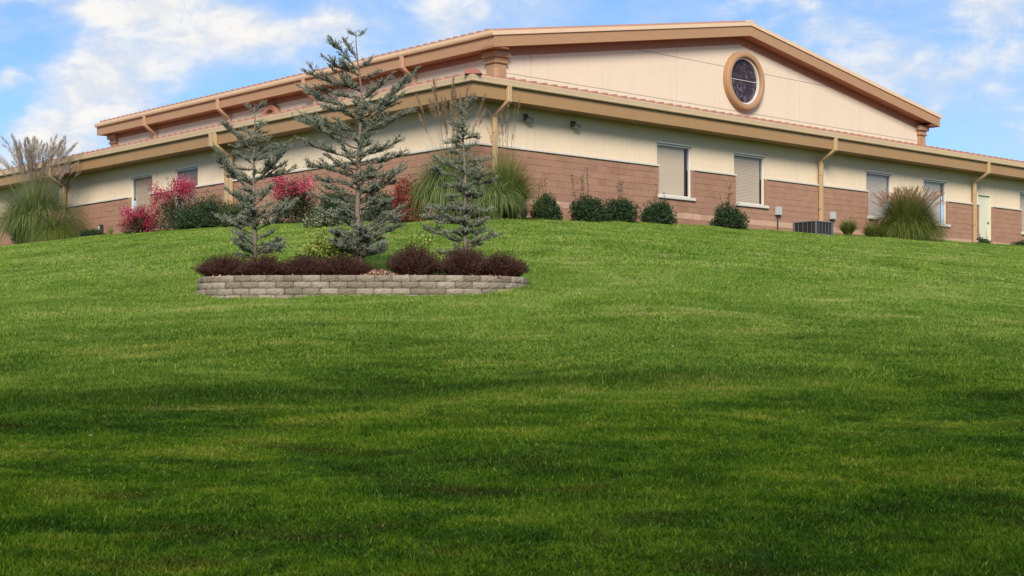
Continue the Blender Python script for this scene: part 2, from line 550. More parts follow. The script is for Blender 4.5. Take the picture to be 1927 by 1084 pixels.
def mat_stained():
    m, t = new_mat('stained_glass')
    p = t.n('ShaderNodeTexCoord').outputs['Object']
    vo = t.n('ShaderNodeTexVoronoi', feature='F1', i_Scale=7.0, i_Vector=p)
    ve = t.n('ShaderNodeTexVoronoi', feature='DISTANCE_TO_EDGE', i_Scale=7.0, i_Vector=p)
    c = t.ramp(t.n('ShaderNodeSeparateColor', i_0=vo.outputs['Color']).outputs[0],
               [(0.0, (0.03, 0.022, 0.034)), (0.5, (0.05, 0.036, 0.056)), (0.8, (0.075, 0.055, 0.08)), (1.0, (0.12, 0.10, 0.13))])
    c = t.mix(t.smooth(ve.outputs['Distance'], 0.02, 0.05), (0.012, 0.011, 0.012, 1), c)
    return finish(m, t, c, 0.45, 0.2)


M['stained'] = mat_stained()

# ------------------------------------------------------------------ site geometry
CX, CY = -1.05, 43.9                       # outer corner of the low wing
TH = math.atan2(0.672, 0.7405)
U = np.array([math.cos(TH), math.sin(TH)])  # along the right-hand wall
V_ = np.array([-math.sin(TH), math.cos(TH)])  # along the left-hand wall


def a_of(px, d=0.0):
    """distance along the right wall (offset d outward) seen at photo column px"""
    k = (px - 963.5) / F
    x0, y0 = CX - d * V_[0], CY - d * V_[1]
    return (k * y0 - x0) / (U[0] - k * U[1])


def b_of(px, d=0.0):
    k = (px - 963.5) / F
    x0, y0 = CX - d * U[0], CY - d * U[1]
    return (k * y0 - x0) / (V_[0] - k * V_[1])


def on_right(a, d=0.0):
    return np.array([CX, CY]) + a * U - d * V_


def on_left(b, d=0.0):
    return np.array([CX, CY]) + b * V_ - d * U


def zz(py, Y):
    return (HOR - py) / F * Y


right_base = sorted((a_of(px), zz(py, on_right(a_of(px))[1])) for px, py in
                    [(900, 411), (1000, 414), (1048, 416), (1265, 425), (1400, 434), (1480, 440), (1665, 448), (1770, 456), (1868, 463), (1927, 468)])
left_base = sorted((b_of(px), zz(py, on_left(b_of(px))[1])) for px, py in
                   [(890, 411), (800, 413), (640, 418), (520, 422), (420, 430), (300, 438), (222, 445), (145, 456), (0, 471)])
RBa, RBz = np.array(right_base).T
LBa, LBz = np.array(left_base).T
# drop of the hill with the distance from the building
gD = np.array([0, 0.8, 2, 4, 8, 13, 17.9, 22, 27, 32, 36, 40, 44, 60, 120, 4000])
gZ = np.array([0, 0.05, 0.22, 0.52, 1.18, 2.02, 2.85, 3.48, 4.15, 4.68, 5.02, 5.28, 5.45, 5.7, 6.0, 6.0])


def pchip(x, y):
    h = np.diff(x); dl = np.diff(y) / h
    d = np.zeros_like(y)
    for i in range(1, len(x) - 1):
        if dl[i - 1] * dl[i] > 0:
            w1, w2 = 2 * h[i] + h[i - 1], h[i] + 2 * h[i - 1]
            d[i] = (w1 + w2) / (w1 / dl[i - 1] + w2 / dl[i])
    d[0], d[-1] = dl[0], dl[-1]

    def f(q):
        q = np.clip(q, x[0], x[-1])
        i = np.clip(np.searchsorted(x, q) - 1, 0, len(h) - 1)
        t_ = (q - x[i]) / h[i]
        return ((1 + 2 * t_) * (1 - t_) ** 2 * y[i] + t_ * (1 - t_) ** 2 * h[i] * d[i]
                + t_ * t_ * (3 - 2 * t_) * y[i + 1] + t_ * t_ * (t_ - 1) * h[i] * d[i + 1])
    return f


drop = pchip(gD, gZ)


def ground_z(X, Y):
    X = np.asarray(X, float); Y = np.asarray(Y, float)
    a = (X - CX) * U[0] + (Y - CY) * U[1]
    b = (X - CX) * V_[0] + (Y - CY) * V_[1]
    D = np.hypot(np.maximum(0, -a), np.maximum(0, -b))
    br = np.interp(np.maximum(a, 0), RBa, RBz)
    bl = np.interp(np.maximum(b, 0), LBa, LBz)
    base = np.where(b <= 0, np.where(a <= 0, np.minimum(np.interp(0, RBa, RBz), np.interp(0, LBa, LBz)), br), bl)
    inside = (a > 0) & (b > 0)
    z = np.where(inside, 3.6, base - drop(D))
    und = 0.035 * np.sin(X * 0.9 + 0.5 * Y) * np.sin(Y * 0.6 - 0.3 * X) + 0.02 * np.sin(2.1 * X + 1.3) * np.sin(1.7 * Y)
    dip = 0.07 * np.exp(-((Y - 25.7) / 0.9) ** 2) * np.exp(-((X + 2.63) / 2.9) ** 4)
    return z + und * np.clip(D / 3, 0, 1) - dip


def gz(x, y):
    return float(ground_z(x, y))


xs = np.concatenate([[-3000, -1200, -500, -220, -120, -80, -60], np.arange(-48, 48.1, 0.5), [60, 80, 120, 220, 500, 1200, 3000]])
ys = np.concatenate([[-3000, -1000, -300, -100, -50, -25], np.arange(-12, 78.1, 0.5), [85, 100, 150, 300, 800, 1800, 4000]])
GX, GY = np.meshgrid(xs, ys)
GZ = ground_z(GX, GY)
nx, ny = len(xs), len(ys)
idx = np.arange(nx * ny).reshape(ny, nx)
q = np.stack([idx[:-1, :-1], idx[:-1, 1:], idx[1:, 1:], idx[1:, :-1]], -1).reshape(-1, 4)
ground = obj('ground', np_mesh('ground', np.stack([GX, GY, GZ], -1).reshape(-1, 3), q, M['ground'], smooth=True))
tag(ground, 'green hillside lawn rising to the building', 'lawn', kind='structure')

# ------------------------------------------------------------------ the building
ZB = 3.85
bld = empty('church_building', (CX, CY, ZB), TH)
tag(bld, 'cream stucco and brown block building with gabled hall, on top of the grassy hill', 'building')
LEN = 46.0
OV = 0.6                                # eaves overhang
Z_LEDGE, Z_SOF, Z_FTOP, Z_GUT = 6.08, 7.28, 7.66, 7.83
Z_BOT = 3.42


def L(x, y, z):
    return (x, y, z - ZB)


def side_fn(side):
    """maps (t along wall, d outward, z) to the building's local frame"""
    if side == 'R':
        return lambda t, d, z: (t, -d, z - ZB)
    return lambda t, d, z: (-d, t, z - ZB)


def fbox(mb, fn, t0, t1, d0, d1, z0, z1):
    p, q_ = fn(t0, d0, z0), fn(t1, d1, z1)
    mb.box(min(p[0], q_[0]), max(p[0], q_[0]), min(p[1], q_[1]), max(p[1], q_[1]), min(p[2], q_[2]), max(p[2], q_[2]))


WIN_T, WIN_B = 6.80, 5.02
wins = {'R': [(a_of(1240), a_of(1305)), (a_of(1385), a_of(1443)), (a_of(1634), a_of(1682)), (a_of(1742), a_of(1785)), (a_of(1923), a_of(1923) + 1.65)],
        'L': [(b_of(368), b_of(325)), (b_of(282), b_of(242)), (b_of(107), b_of(107) + 1.65), (b_of(23) - 1.65, b_of(23))]}
door = (a_of(1843), a_of(1868.5))
DOOR_T, DOOR_B = 6.52, 4.38
opens = {'R': [(t0, t1, WIN_B, WIN_T) for t0, t1 in wins['R']] + [(door[0], door[1], DOOR_B, DOOR_T)],
         'L': [(t0, t1, WIN_B, WIN_T) for t0, t1 in wins['L']]}


def rects(t0, t1, z0, z1, holes):
    """split a wall rectangle into rectangles that leave the holes open"""
    cuts = sorted({t0, t1, *[h for ho in holes for h in ho[:2] if t0 < h < t1]})
    out = []
    for c0, c1 in zip(cuts[:-1], cuts[1:]):
        mid = (c0 + c1) / 2
        zs = [(z0, z1)]
        for h in holes:
            if h[0] <= mid <= h[1]:
                nz = []
                for (p, r_) in zs:
                    if h[3] <= p or h[2] >= r_:
                        nz.append((p, r_)); continue
                    if h[2] > p: nz.append((p, h[2]))
                    if h[3] < r_: nz.append((h[3], r_))
                zs = nz
        out += [(c0, c1, p, r_) for p, r_ in zs]
    return out


STUC = -0.09
wall_names = {'R': 'wall_right', 'L': 'wall_left'}
blocks = []
for side in 'RL':
    fn = side_fn(side)
    mb = MB()
    tstart = -STUC if side == 'R' else 0.29
    tb = 0.095 if side == 'R' else 0.30
    for r_ in rects(tstart, LEN, Z_LEDGE - 0.03, Z_SOF + 0.02, opens[side]):
        fbox(mb, fn, r_[0], r_[1], STUC, STUC - 0.2, r_[2], r_[3])
    mb.build('stucco_wall', M['stucco'], bld)
    mb = MB()                            # mortar behind the blocks
    for r_ in rects(tb, LEN, Z_BOT, Z_LEDGE - 0.06, opens[side]):
        fbox(mb, fn, r_[0], r_[1], -0.012, -0.22, r_[2], r_[3])
    mb.build('mortar_backing', M['mortar'], bld)
    # ledge stones on top of the block work, broken at the openings
    segs = [(r_[0], r_[1]) for r_ in rects(-0.04 if side == 'R' else 0.105, LEN, Z_LEDGE - 0.06, Z_LEDGE, opens[side])]
    merged = []
    for s in segs:
        if merged and abs(merged[-1][1] - s[0]) < 1e-6: merged[-1] = (merged[-1][0], s[1])
        else: merged.append(s)
    for s0, s1 in merged:
        mb = MB()
        e0 = s0 if s0 < 0.2 else s0 - 0.03
        fbox(mb, fn, e0 if s0 < 0.2 else s0 + 0.0, s1, 0.045, -0.088, Z_LEDGE - 0.06, Z_LEDGE)
        mb.build('ledge_stone', M['ledge'], bld, bevel=0.006)
    # courses of blocks
    nc = int(round((Z_LEDGE - 0.06 - Z_BOT) / 0.2))
    for c in range(nc):
        z1 = Z_LEDGE - 0.06 - 0.2 * c
        z0 = z1 - 0.2
        for (t0, t1, _, _) in [r_ for r_ in rects(0.0 if side == 'R' else 0.1, LEN, z0 + 0.05, z1 - 0.05, opens[side])]:
            g = 0.2 if (c % 2) else 0.0
            k0 = math.floor((t0 - g) / 0.4)
            e = g + 0.4 * k0
            while e < t1 - 0.02:
                p, r2 = max(e, t0), min(e + 0.4, t1)
                if r2 - p > 0.03:
                    blocks.append((side, p, r2, z0, z1, c == 7))
                e += 0.4

# unit block: chamfered split face, 1 x 0.1 x 1
mbu = MB()
mbu.v = [(0, 0.1, 0), (1, 0.1, 0), (1, 0.1, 1), (0, 0.1, 1), (0, 0.010, 0), (1, 0.010, 0), (1, 0.010, 1), (0, 0.010, 1),
         (0.012, 0.004, 0.014), (0.988, 0.004, 0.014), (0.988, 0.004, 0.986), (0.012, 0.004, 0.986)]
mbu.f = [(0, 1, 5, 4), (1, 2, 6, 5), (2, 3, 7, 6), (3, 0, 4, 7), (4, 5, 9, 8), (5, 6, 10, 9), (6, 7, 11, 10), (7, 4, 8, 11), (8, 9, 10, 11)]


def unit_mesh(name, mat, mirror):
    me = bpy.data.meshes.new(name)
    vs = [((y, x, z) if mirror else (x, y, z)) for x, y, z in mbu.v]
    me.from_pydata(vs, [], mbu.f)
    me.materials.append(mat)
    bm = bmesh.new(); bm.from_mesh(me)
    bmesh.ops.recalc_face_normals(bm, faces=bm.faces)
    # open at the back: make sure the split face looks outward
    f = min(bm.faces, key=lambda f_: (f_.calc_center_median().x if mirror else f_.calc_center_median().y))
    if (f.normal.x if mirror else f.normal.y) > 0:
        bmesh.ops.reverse_faces(bm, faces=bm.faces)
    bm.to_mesh(me); bm.free()
    return me


BM = {(s, bd): unit_mesh('wall_block', M['cmu_band'] if bd else M['cmu'], s == 'L') for s in 'RL' for bd in (False, True)}


def block_key(b):
    side, p, r2, z0, z1, bd = b
    xy = (on_right if side == 'R' else on_left)((p + r2) / 2, 0)
    hid = z1 < gz(*(on_right if side == 'R' else on_left)((p + r2) / 2, 0.3)) + 0.02
    k = (xy[0] / xy[1]) * F + 963.5
    covered = side == 'L' and k > 480       # behind the cedars: few of them show
    return (hid or k < -10 or k > 1940, covered, xy[1])


blocks.sort(key=block_key)
rest = {False: MB(), True: MB()}
G = 0.005
for i, (side, p, r2, z0, z1, bd) in enumerate(blocks):
    pr = random.uniform(-0.004, 0.006)
    w_, h_ = r2 - p - G, z1 - z0 - G
    if i < 300:
        o = bpy.data.objects.new('wall_block', BM[(side, bd)])
        if side == 'R':
            o.location = (p + G / 2, -pr, z0 + G / 2 - ZB); o.scale = (w_, 1, h_)
        else:
            o.location = (-pr, p + G / 2, z0 + G / 2 - ZB); o.scale = (1, w_, h_)
        link(o, bld)
    else:
        s = len(rest[bd].v)
        for x, y, z in mbu.v:
            y = y if y > 0.05 else y - pr
            q_ = (p + G / 2 + x * w_, y, z0 + G / 2 + z * h_ - ZB)
            rest[bd].v.append(q_ if side == 'R' else (q_[1], q_[0], q_[2]))
        for f in mbu.f:
            f2 = tuple(s + k for k in f)
            rest[bd].f.append(f2 if side == 'R' else f2[::-1])
for bd in (False, True):
    tag(rest[bd].build('block_courses' if not bd else 'band_courses', M['cmu_far'] if not bd else M['cmu_band'], bld, recalc=False), kind='stuff')


# ---- windows
def window(side, t0, t1, blind_mat, blind='slats', glass='glass', label=None):
    fn = side_fn(side)
    c = fn((t0 + t1) / 2, STUC, WIN_B)
    wobj = bpy.data.objects.new('window', None)
    wobj.location = c; wobj.empty_display_size = 0.2
    link(wobj, bld)
    if label: wobj['label'] = label

    def rel(mb): mb.v = [tuple(np.array(v) - np.array(c)) for v in mb.v]; return mb
    fr = 0.055
    dF0, dF1 = STUC - 0.035, STUC - 0.12
    for (p0, p1, q0, q1) in ((t0, t1, WIN_T - fr, WIN_T), (t0, t1, WIN_B + 0.10, WIN_B + 0.10 + fr),
                             (t0, t0 + fr, WIN_B + 0.10 + fr, WIN_T - fr), (t1 - fr, t1, WIN_B + 0.10 + fr, WIN_T - fr)):
        mb = MB(); fbox(mb, fn, p0 + 0.002, p1 - 0.002, dF0, dF1, q0, q1 - 0.002)
        rel(mb).build('window_frame', M['white'], wobj, bevel=0.006)
    # thin white casing proud of the stucco at head and jambs
    mb = MB(); fbox(mb, fn, t0 - 0.03, t1 + 0.03, STUC + 0.03, STUC - 0.03, WIN_T, WIN_T + 0.045)
    rel(mb).build('head_trim', M['white'], wobj, bevel=0.005)
    mb = MB(); fbox(mb, fn, t0 - 0.06, t1 + 0.06, 0.07, -0.2, WIN_B + 0.0, WIN_B + 0.10)
    rel(mb).build('sill', M['ledge'], wobj, bevel=0.012)
    mb = MB()
    quad = [fn(t0 + fr, STUC - 0.085, WIN_B + 0.10 + fr), fn(t1 - fr, STUC - 0.085, WIN_B + 0.10 + fr), fn(t1 - fr, STUC - 0.085, WIN_T - fr), fn(t0 + fr, STUC - 0.085, WIN_T - fr)]
    mb.poly(quad if side == 'R' else quad[::-1])
    rel(mb).build('pane', M[glass], wobj, recalc=False)
    if blind == 'slats':
        mb = MB()
        z = WIN_B + 0.125
        while z < WIN_T - 0.06:
            fbox(mb, fn, t0 + fr, t1 - fr - 0.03, STUC - 0.17, STUC - 0.176, z, z + 0.042)
            z += 0.05
        tag(rel(mb).build('blind', blind_mat, wobj), kind='stuff')
    else:
        mb = MB(); fbox(mb, fn, t0 + fr, t1 - fr - 0.12, STUC - 0.17, STUC - 0.175, WIN_B + 0.12, WIN_T - 0.04)
        rel(mb).build('shade', blind_mat, wobj)
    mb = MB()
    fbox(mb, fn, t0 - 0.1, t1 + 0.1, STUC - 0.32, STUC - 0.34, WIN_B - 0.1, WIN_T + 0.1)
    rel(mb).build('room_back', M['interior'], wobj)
    return wobj


kinds = {'R': [('blind', 'shade', 'glass'), ('blind', 'slats', 'glass'), ('blind_grey', 'slats', 'glass'), ('blind_grey', 'shade', 'glass'), ('blind', 'slats', 'glass')],
         'L': [('blind_red_reflection', 'slats', 'glass'), ('blind', 'slats', 'glass'), ('blind_grey', 'slats', 'glass_dark'), ('blind_grey', 'slats', 'glass_dark')]}
for side in 'RL':
    for (t0, t1), kk in zip(wins[side], kinds[side]):
        window(side, t0, t1, M[kk[0]], kk[1], kk[2])

# ---- side door
dfn = side_fn('R')
dobj = bpy.data.objects.new('door', None); dobj.location = dfn((door[0] + door[1]) / 2, STUC, DOOR_B)
link(dobj, bld)


def drel(mb):
    c = dobj.location
    mb.v = [tuple(np.array(v) - np.array(c)) for v in mb.v]; return mb


mb = MB(); fbox(mb, dfn, door[0] + 0.06, door[1] - 0.06, STUC - 0.06, STUC - 0.11, DOOR_B, DOOR_T - 0.06)
drel(mb).build('door_leaf', M['door'], dobj, bevel=0.004)
for p0, p1, q0, q1 in ((door[0], door[0] + 0.06, DOOR_B, DOOR_T), (door[1] - 0.06, door[1], DOOR_B, DOOR_T), (door[0] + 0.06, door[1] - 0.06, DOOR_T - 0.06, DOOR_T)):
    mb = MB(); fbox(mb, dfn, p0 + .001, p1 - .001, STUC + 0.01, STUC - 0.12, q0, q1 - .001)
    drel(mb).build('door_frame', M['door'], dobj, bevel=0.006)
mb = MB(); mb.tube([dfn(door[1] - 0.16, STUC - 0.06, 5.38), dfn(door[1] - 0.16, STUC, 5.38)], 0.03, 10)
drel(mb).build('handle', M['darkmetal'], dobj)


# ---- eaves of the low wing: each is swept round the corner
def sweep(prof, name, mat, o0=0.0):
    """prof: list of (d outward from wall, z). Swept along right wall, corner, left wall."""
    rings = []
    for ring in ((LEN, 'R'), (0, 'C'), (LEN, 'L')):
        if ring[1] == 'R': rings.append([L(LEN, -d, z) for d, z in prof])
        elif ring[1] == 'C': rings.append([L(-d, -d, z) for d, z in prof])
        else: rings.append([L(-d, LEN, z) for d, z in prof])
    mb = MB(); mb.loft(rings)
    return mb.build(name, mat, bld)


sweep([(-0.12, Z_SOF), (OV - 0.002, Z_SOF), (OV - 0.002, Z_SOF + 0.03), (-0.12, Z_SOF + 0.03)], 'soffit', M['fascia'])
sweep([(OV, Z_SOF - 0.02), (OV + 0.035, Z_SOF - 0.02), (OV + 0.035, Z_FTOP - 0.01), (OV, Z_FTOP - 0.01)], 'fascia', M['fascia'])
sweep([(OV + 0.037, Z_FTOP), (OV + 0.13, Z_FTOP - 0.004), (OV + 0.15, Z_FTOP + 0.02), (OV + 0.155, Z_FTOP + 0.05), (OV + 0.175, Z_GUT - 0.05),
       (OV + 0.185, Z_GUT - 0.018), (OV + 0.185, Z_GUT), (OV + 0.155, Z_GUT), (OV + 0.15, Z_GUT - 0.04), (OV + 0.037, Z_GUT - 0.04)], 'gutter', M['gutter'])

for side in 'RL':
    fn = side_fn(side)
    for k in range(11):
        t = 2.2 + 3.05 * k
        mb = MB()
        pr_ = [(OV + 0.131, Z_FTOP - 0.008), (OV + 0.153, Z_FTOP + 0.016), (OV + 0.159, Z_FTOP + 0.05), (OV + 0.179, Z_GUT - 0.05), (OV + 0.19, Z_GUT - 0.02), (OV + 0.14, Z_GUT - 0.02)]
        mb.loft([[fn(t + e_, d, z) for d, z in pr_] for e_ in (0, 0.05)])
        mb.build('gutter_joint', M['gutter'], bld)

# ---- low roof: shed all round up to the hall, tile ribs run up the slope
S_UP = 7.1
SL = 0.125
roof = bpy.data.objects.new('roof', None); roof.location = L(-OV, -OV, Z_GUT - 0.03); link(roof, bld)
zr0, zr1 = Z_GUT - 0.012, Z_GUT - 0.012 + SL * (S_UP + OV)
mb = MB()
e = OV + 0.17
off = np.array([OV, OV, -(Z_GUT - 0.03 - ZB)])


def RL(x, y, z):
    return (x + OV, y + OV, z - (Z_GUT - 0.03))


mb.poly([RL(-e, -e, zr0), RL(LEN, -e, zr0), RL(LEN, S_UP + .4, zr1), RL(S_UP + .4, S_UP + .4, zr1)])
mb.poly([RL(-e, -e, zr0), RL(S_UP + .4, S_UP + .4, zr1), RL(S_UP + .4, LEN, zr1), RL(-e, LEN, zr0)])
mb.poly([RL(S_UP + .4, S_UP + .4, zr1), RL(LEN, S_UP + .4, zr1), RL(LEN, LEN, zr1), RL(S_UP + .4, LEN, zr1)])
mb.build('roof_deck', M['roof'], roof, recalc=False)

RIB = 0.42


def rib_mesh(length, left):
    """one tile run: a low barrel with a steep side, closed at the eave end"""
    prof = [(0.0, 0.0), (0.05, 0.04), (0.16, 0.082), (0.27, 0.10), (0.33, 0.098), (0.34, 0.0)]
    rings = []
    for s in (0.0, length):
        rings.append([((x, s, z + SL * s) if not left else (s, x, z + SL * s)) for x, z in prof])
    m_ = MB(); m_.loft(rings)
    me = bpy.data.meshes.new('roof_tile')
    me.from_pydata(m_.v, [], m_.f)
    me.materials.append(M['roof'])
    bm = bmesh.new(); bm.from_mesh(me); bmesh.ops.recalc_face_normals(bm, faces=bm.faces); bm.to_mesh(me); bm.free()
    return me


full = {s: rib_mesh(S_UP + OV, s == 'L') for s in 'RL'}
for side in 'RL':
    n = int(33.5 / RIB)
    for i in range(-1, n):
        t = i * RIB + 0.1
        ln = S_UP + OV
        me = full[side]
        if t + 0.2 < S_UP:
            ln = max(0.25, t + 0.25 + OV)
            me = rib_mesh(ln, side == 'L')
        o = bpy.data.objects.new('roof_tile', me)
        o.location = RL(t, -e, zr0 + 0.003) if side == 'R' else RL(-e, t, zr0 + 0.003)
        link(o, roof)
# hip cap with its closed barrel end at the corner
mb = MB()
rings = []
hipdir = Vector((1, 1, 0)).normalized(); hs_ = Vector((1, -1, 0)).normalized()
for s in (0.0, 0.45, 4.0, 9.0):
    base = Vector(RL(-e + 0.02, -e + 0.02, zr0 + 0.01)) + hipdir * s + Vector((0, 0, SL * s / math.sqrt(2)))
    hw = 0.24
    rings.append([base + hs_ * (hw * math.cos(q_)) + Vector((0, 0, 0.02 + 0.15 * math.sin(q_))) for q_ in [math.pi * k / 8 for k in range(9)]])
mb.loft(rings)
hc = mb.build('hip_cap', M['hip'], roof)

# ---- the gabled hall
A0, A1, B0, B1 = S_UP, 33.7, S_UP, S_UP + 27.9
AM = (A0 + A1) / 2
OU = 0.6
ZS_U, ZF_U, ZG_U = 10.68, 11.05, 11.21
GSL = 0.167


def gable_z(a, z_at_eave):
    """height of a line parallel to the roof, z_at_eave at the outer eave edge"""
    return z_at_eave + GSL * (AM - A0 + OU - abs(a - AM))


# backing walls (joint coloured), then stucco panels proud of them
wtop = ZS_U + GSL * OU
mb = MB()
mb.prism([L(A0, B0 + 0.0, 8.0), L(A1, B0, 8.0), L(A1, B0, wtop), L(AM, B0, gable_z(AM, ZS_U)), L(A0, B0, wtop)], (0, 0.25, 0))
mb.prism([L(A0, B1 - 0.25, 8.0), L(A1, B1 - 0.25, 8.0), L(A1, B1 - 0.25, wtop), L(AM, B1 - 0.25, gable_z(AM, ZS_U)), L(A0, B1 - 0.25, wtop)], (0, 0.25, 0))
mb.box(A0, A0 + 0.25, B0 + 0.25, B1 - 0.25, 8.0 - ZB, wtop - ZB)
mb.box(A1 - 0.25, A1, B0 + 0.25, B1 - 0.25, 8.0 - ZB, wtop - ZB)
mb.build('hall_wall', M['joint'], bld)


def clip(poly, fn_):
    out = []
    for i in range(len(poly)):
        p, q_ = poly[i], poly[(i + 1) % len(poly)]
        fp, fq = fn_(p), fn_(q_)
        if fp >= 0: out.append(p)
        if fp * fq < 0:
            t = fp / (fp - fq)
            out.append((p[0] + (q_[0] - p[0]) * t, p[1] + (q_[1] - p[1]) * t))
    return out


acuts = [A0, 8.75, 16.55, 24.4, 32.3, A1]
zcuts = [8.0, 9.95, 11.68, 14.0]
g2 = 0.009
for i in range(len(acuts) - 1):
    for j in range(len(zcuts) - 1):
        x0, x1, z0, z1 = acuts[i] + g2, acuts[i + 1] - g2, zcuts[j] + g2, zcuts[j + 1] - g2
        poly = [(x0, z0), (x1, z0), (x1, z1), (x0, z1)]
        poly = clip(poly, lambda p: gable_z(AM, ZS_U - 0.1) - GSL * (AM - p[0]) - p[1])
        poly = clip(poly, lambda p: gable_z(AM, ZS_U - 0.1) - GSL * (p[0] - AM) - p[1])
        if len(poly) < 3: continue
        mb = MB(); mb.prism([L(x, B0 - 0.025, z) for x, z in poly], (0, 0.022, 0))
        mb.build('stucco_panel', M['stucco_gable'], bld)
bc = [B0] + [B0 + 1.65 + 7.9 * k for k in range(4)] + [B1]
for i in range(len(bc) - 1):
    mb = MB(); mb.box(A0 - 0.025, A0 - 0.003, bc[i] + g2 + (0.3 if i == 0 else 0), bc[i + 1] - g2, 8.0 - ZB, wtop - ZB - 0.1)
    mb.build('stucco_panel', M['stucco_gable'], bld)

# friezes under the soffits
for s in (-1, 1):
    mb = MB()
    pts = []
    a_in, a_out = AM, AM + s * (AM - A0)
    zt = lambda a: gable_z(a, ZS_U) - 0.004
    pts = [L(a_in, B0 - 0.06, zt(a_in)), L(a_out, B0 - 0.06, zt(a_out)), L(a_out, B0 - 0.06, zt(a_out) - 0.30), L(a_in, B0 - 0.06, zt(a_in) - 0.30)]
    mb.prism(pts, (0, 0.034, 0))
    mb.build('frieze', M['frieze'], bld)
mb = MB(); mb.box(A0 - 0.06, A0 - 0.026, B0, B1, ZS_U - 0.22 - ZB, ZS_U - ZB)
mb.build('frieze', M['frieze'], bld)

# soffits
mb = MB()
for s in (-1, 1):
    a_o = AM + s * (AM - A0 + OU)
    mb.prism([L(AM, B0 - OU + 0.03, gable_z(AM, ZS_U)), L(a_o, B0 - OU + 0.03, gable_z(a_o, ZS_U)), L(a_o, B0 + 0.1, gable_z(a_o, ZS_U)), L(AM, B0 + 0.1, gable_z(AM, ZS_U))], (0, 0, 0.03))
mb.build('soffit', M['frieze'], bld)
mb = MB(); mb.box(A0 - OU + 0.03, A0 + 0.1, B0 - OU + 0.03, B1 + OU, ZS_U - 0.012 - ZB, ZS_U + 0.02 - ZB)
mb.build('soffit', M['frieze'], bld)
mb = MB(); mb.box(A1 - 0.1, A1 + OU - 0.03, B0 - OU + 0.03, B1 + OU, ZS_U - 0.012 - ZB, ZS_U + 0.02 - ZB)
mb.build('soffit', M['frieze'], bld)

# rake fascia and its metal edge trim, front and back
for bb in (B0 - OU, B1 + OU - 0.035):
    for s in (-1, 1):
        a_o = AM + s * (AM - A0 + OU)
        zf = lambda a, z_: gable_z(a, z_)
        mb = MB()
        mb.prism([L(AM, bb, zf(AM, ZS_U - 0.03)), L(a_o, bb, zf(a_o, ZS_U - 0.03)), L(a_o, bb, zf(a_o, ZF_U)), L(AM, bb, zf(AM, ZF_U))], (0, 0.035, 0))
        mb.build('rake_fascia', M['fascia_up'], bld)
        mb = MB()
        bo = -0.05 if bb < 20 else 0.0
        mb.prism([L(AM, bb + bo, zf(AM, ZF_U + 0.004)), L(a_o + s * 0.06, bb + bo, zf(a_o + s * 0.06, ZF_U + 0.004)),
                  L(a_o + s * 0.06, bb + bo, zf(a_o + s * 0.06, ZG_U - 0.01)), L(AM, bb + bo, zf(AM, ZG_U - 0.01))], (0, 0.085, 0))
        mb.build('rake_trim', M['gutter'], bld)
# eave fascia + gutter of the hall, both long sides
for s in (-1, 1):
    ao = AM + s * (AM - A0 + OU)
    mb = MB(); x0, x1 = sorted((ao, ao - s * 0.035)); mb.box(x0, x1, B0 - OU + 0.036, B1 + OU - 0.04, ZS_U - 0.03 - ZB, ZF_U - ZB)
    mb.build('fascia', M['fascia_up'], bld)
    mb = MB()
    pr = [(0.002, ZF_U - 0.01), (0.09, ZF_U - 0.012), (0.115, ZF_U + 0.02), (0.135, ZF_U + 0.07), (0.14, ZG_U), (0.115, ZG_U), (0.11, ZG_U - 0.04), (0.002, ZG_U - 0.04)]
    mb.loft([[L(ao + s * d, yy, z) for d, z in pr] for yy in (B0 - OU - 0.04, B1 + OU)])
    mb.build('gutter', M['gutter'], bld)
# hall roof
hroof = bpy.data.objects.new('hall_roof', None); hroof.location = L(AM, B0 - OU, ZG_U); link(hroof, bld)


def HL(x, y, z):
    return (x - AM, y - (B0 - OU), z - ZG_U)


mb = MB()
for s in (-1, 1):
    a_o = AM + s * (AM - A0 + OU)
    mb.prism([HL(AM, B0 - OU + 0.04, gable_z(AM, ZG_U - 0.09)), HL(a_o, B0 - OU + 0.04, gable_z(a_o, ZG_U - 0.09)),
              HL(a_o, B0 - OU + 0.04, gable_z(a_o, ZG_U - 0.025)), HL(AM, B0 - OU + 0.04, gable_z(AM, ZG_U - 0.025))], (0, B1 - B0 + 2 * OU - 0.08, 0))
mb.build('roof_deck', M['roof'], hroof)
prof = [(0.0, 0.0), (0.05, 0.04), (0.16, 0.08), (0.27, 0.095), (0.33, 0.092), (0.34, 0.0)]
m_ = MB(); lh = AM - A0 + OU
m_.loft([[(s, x, z + GSL * s) for x, z in prof] for s in (0.0, lh)])
me = bpy.data.meshes.new('roof_tile'); me.from_pydata(m_.v, [], m_.f); me.materials.append(M['roof'])
bm = bmesh.new(); bm.from_mesh(me); bmesh.ops.recalc_face_normals(bm, faces=bm.faces); bm.to_mesh(me); bm.free()
for i in range(int((B1 - B0 + 2 * OU - 0.2) / RIB)):
    o = bpy.data.objects.new('roof_tile', me)
    o.location = HL(A0 - OU - 0.11, B0 - OU + 0.08 + i * RIB, gable_z(A0 - OU - 0.11, ZG_U + 0.012)); link(o, hroof)
mb = MB()
mb.loft([[Vector(HL(AM, yy, gable_z(AM, ZG_U) - 0.03)) + Vector((0.2 * math.cos(q_), 0, 0.10 * math.sin(q_))) for q_ in [math.pi * k / 8 for k in range(9)]] for yy in (B0 - OU - 0.05, B1 + OU)])
mb.build('ridge_cap', M['gutter'], hroof)

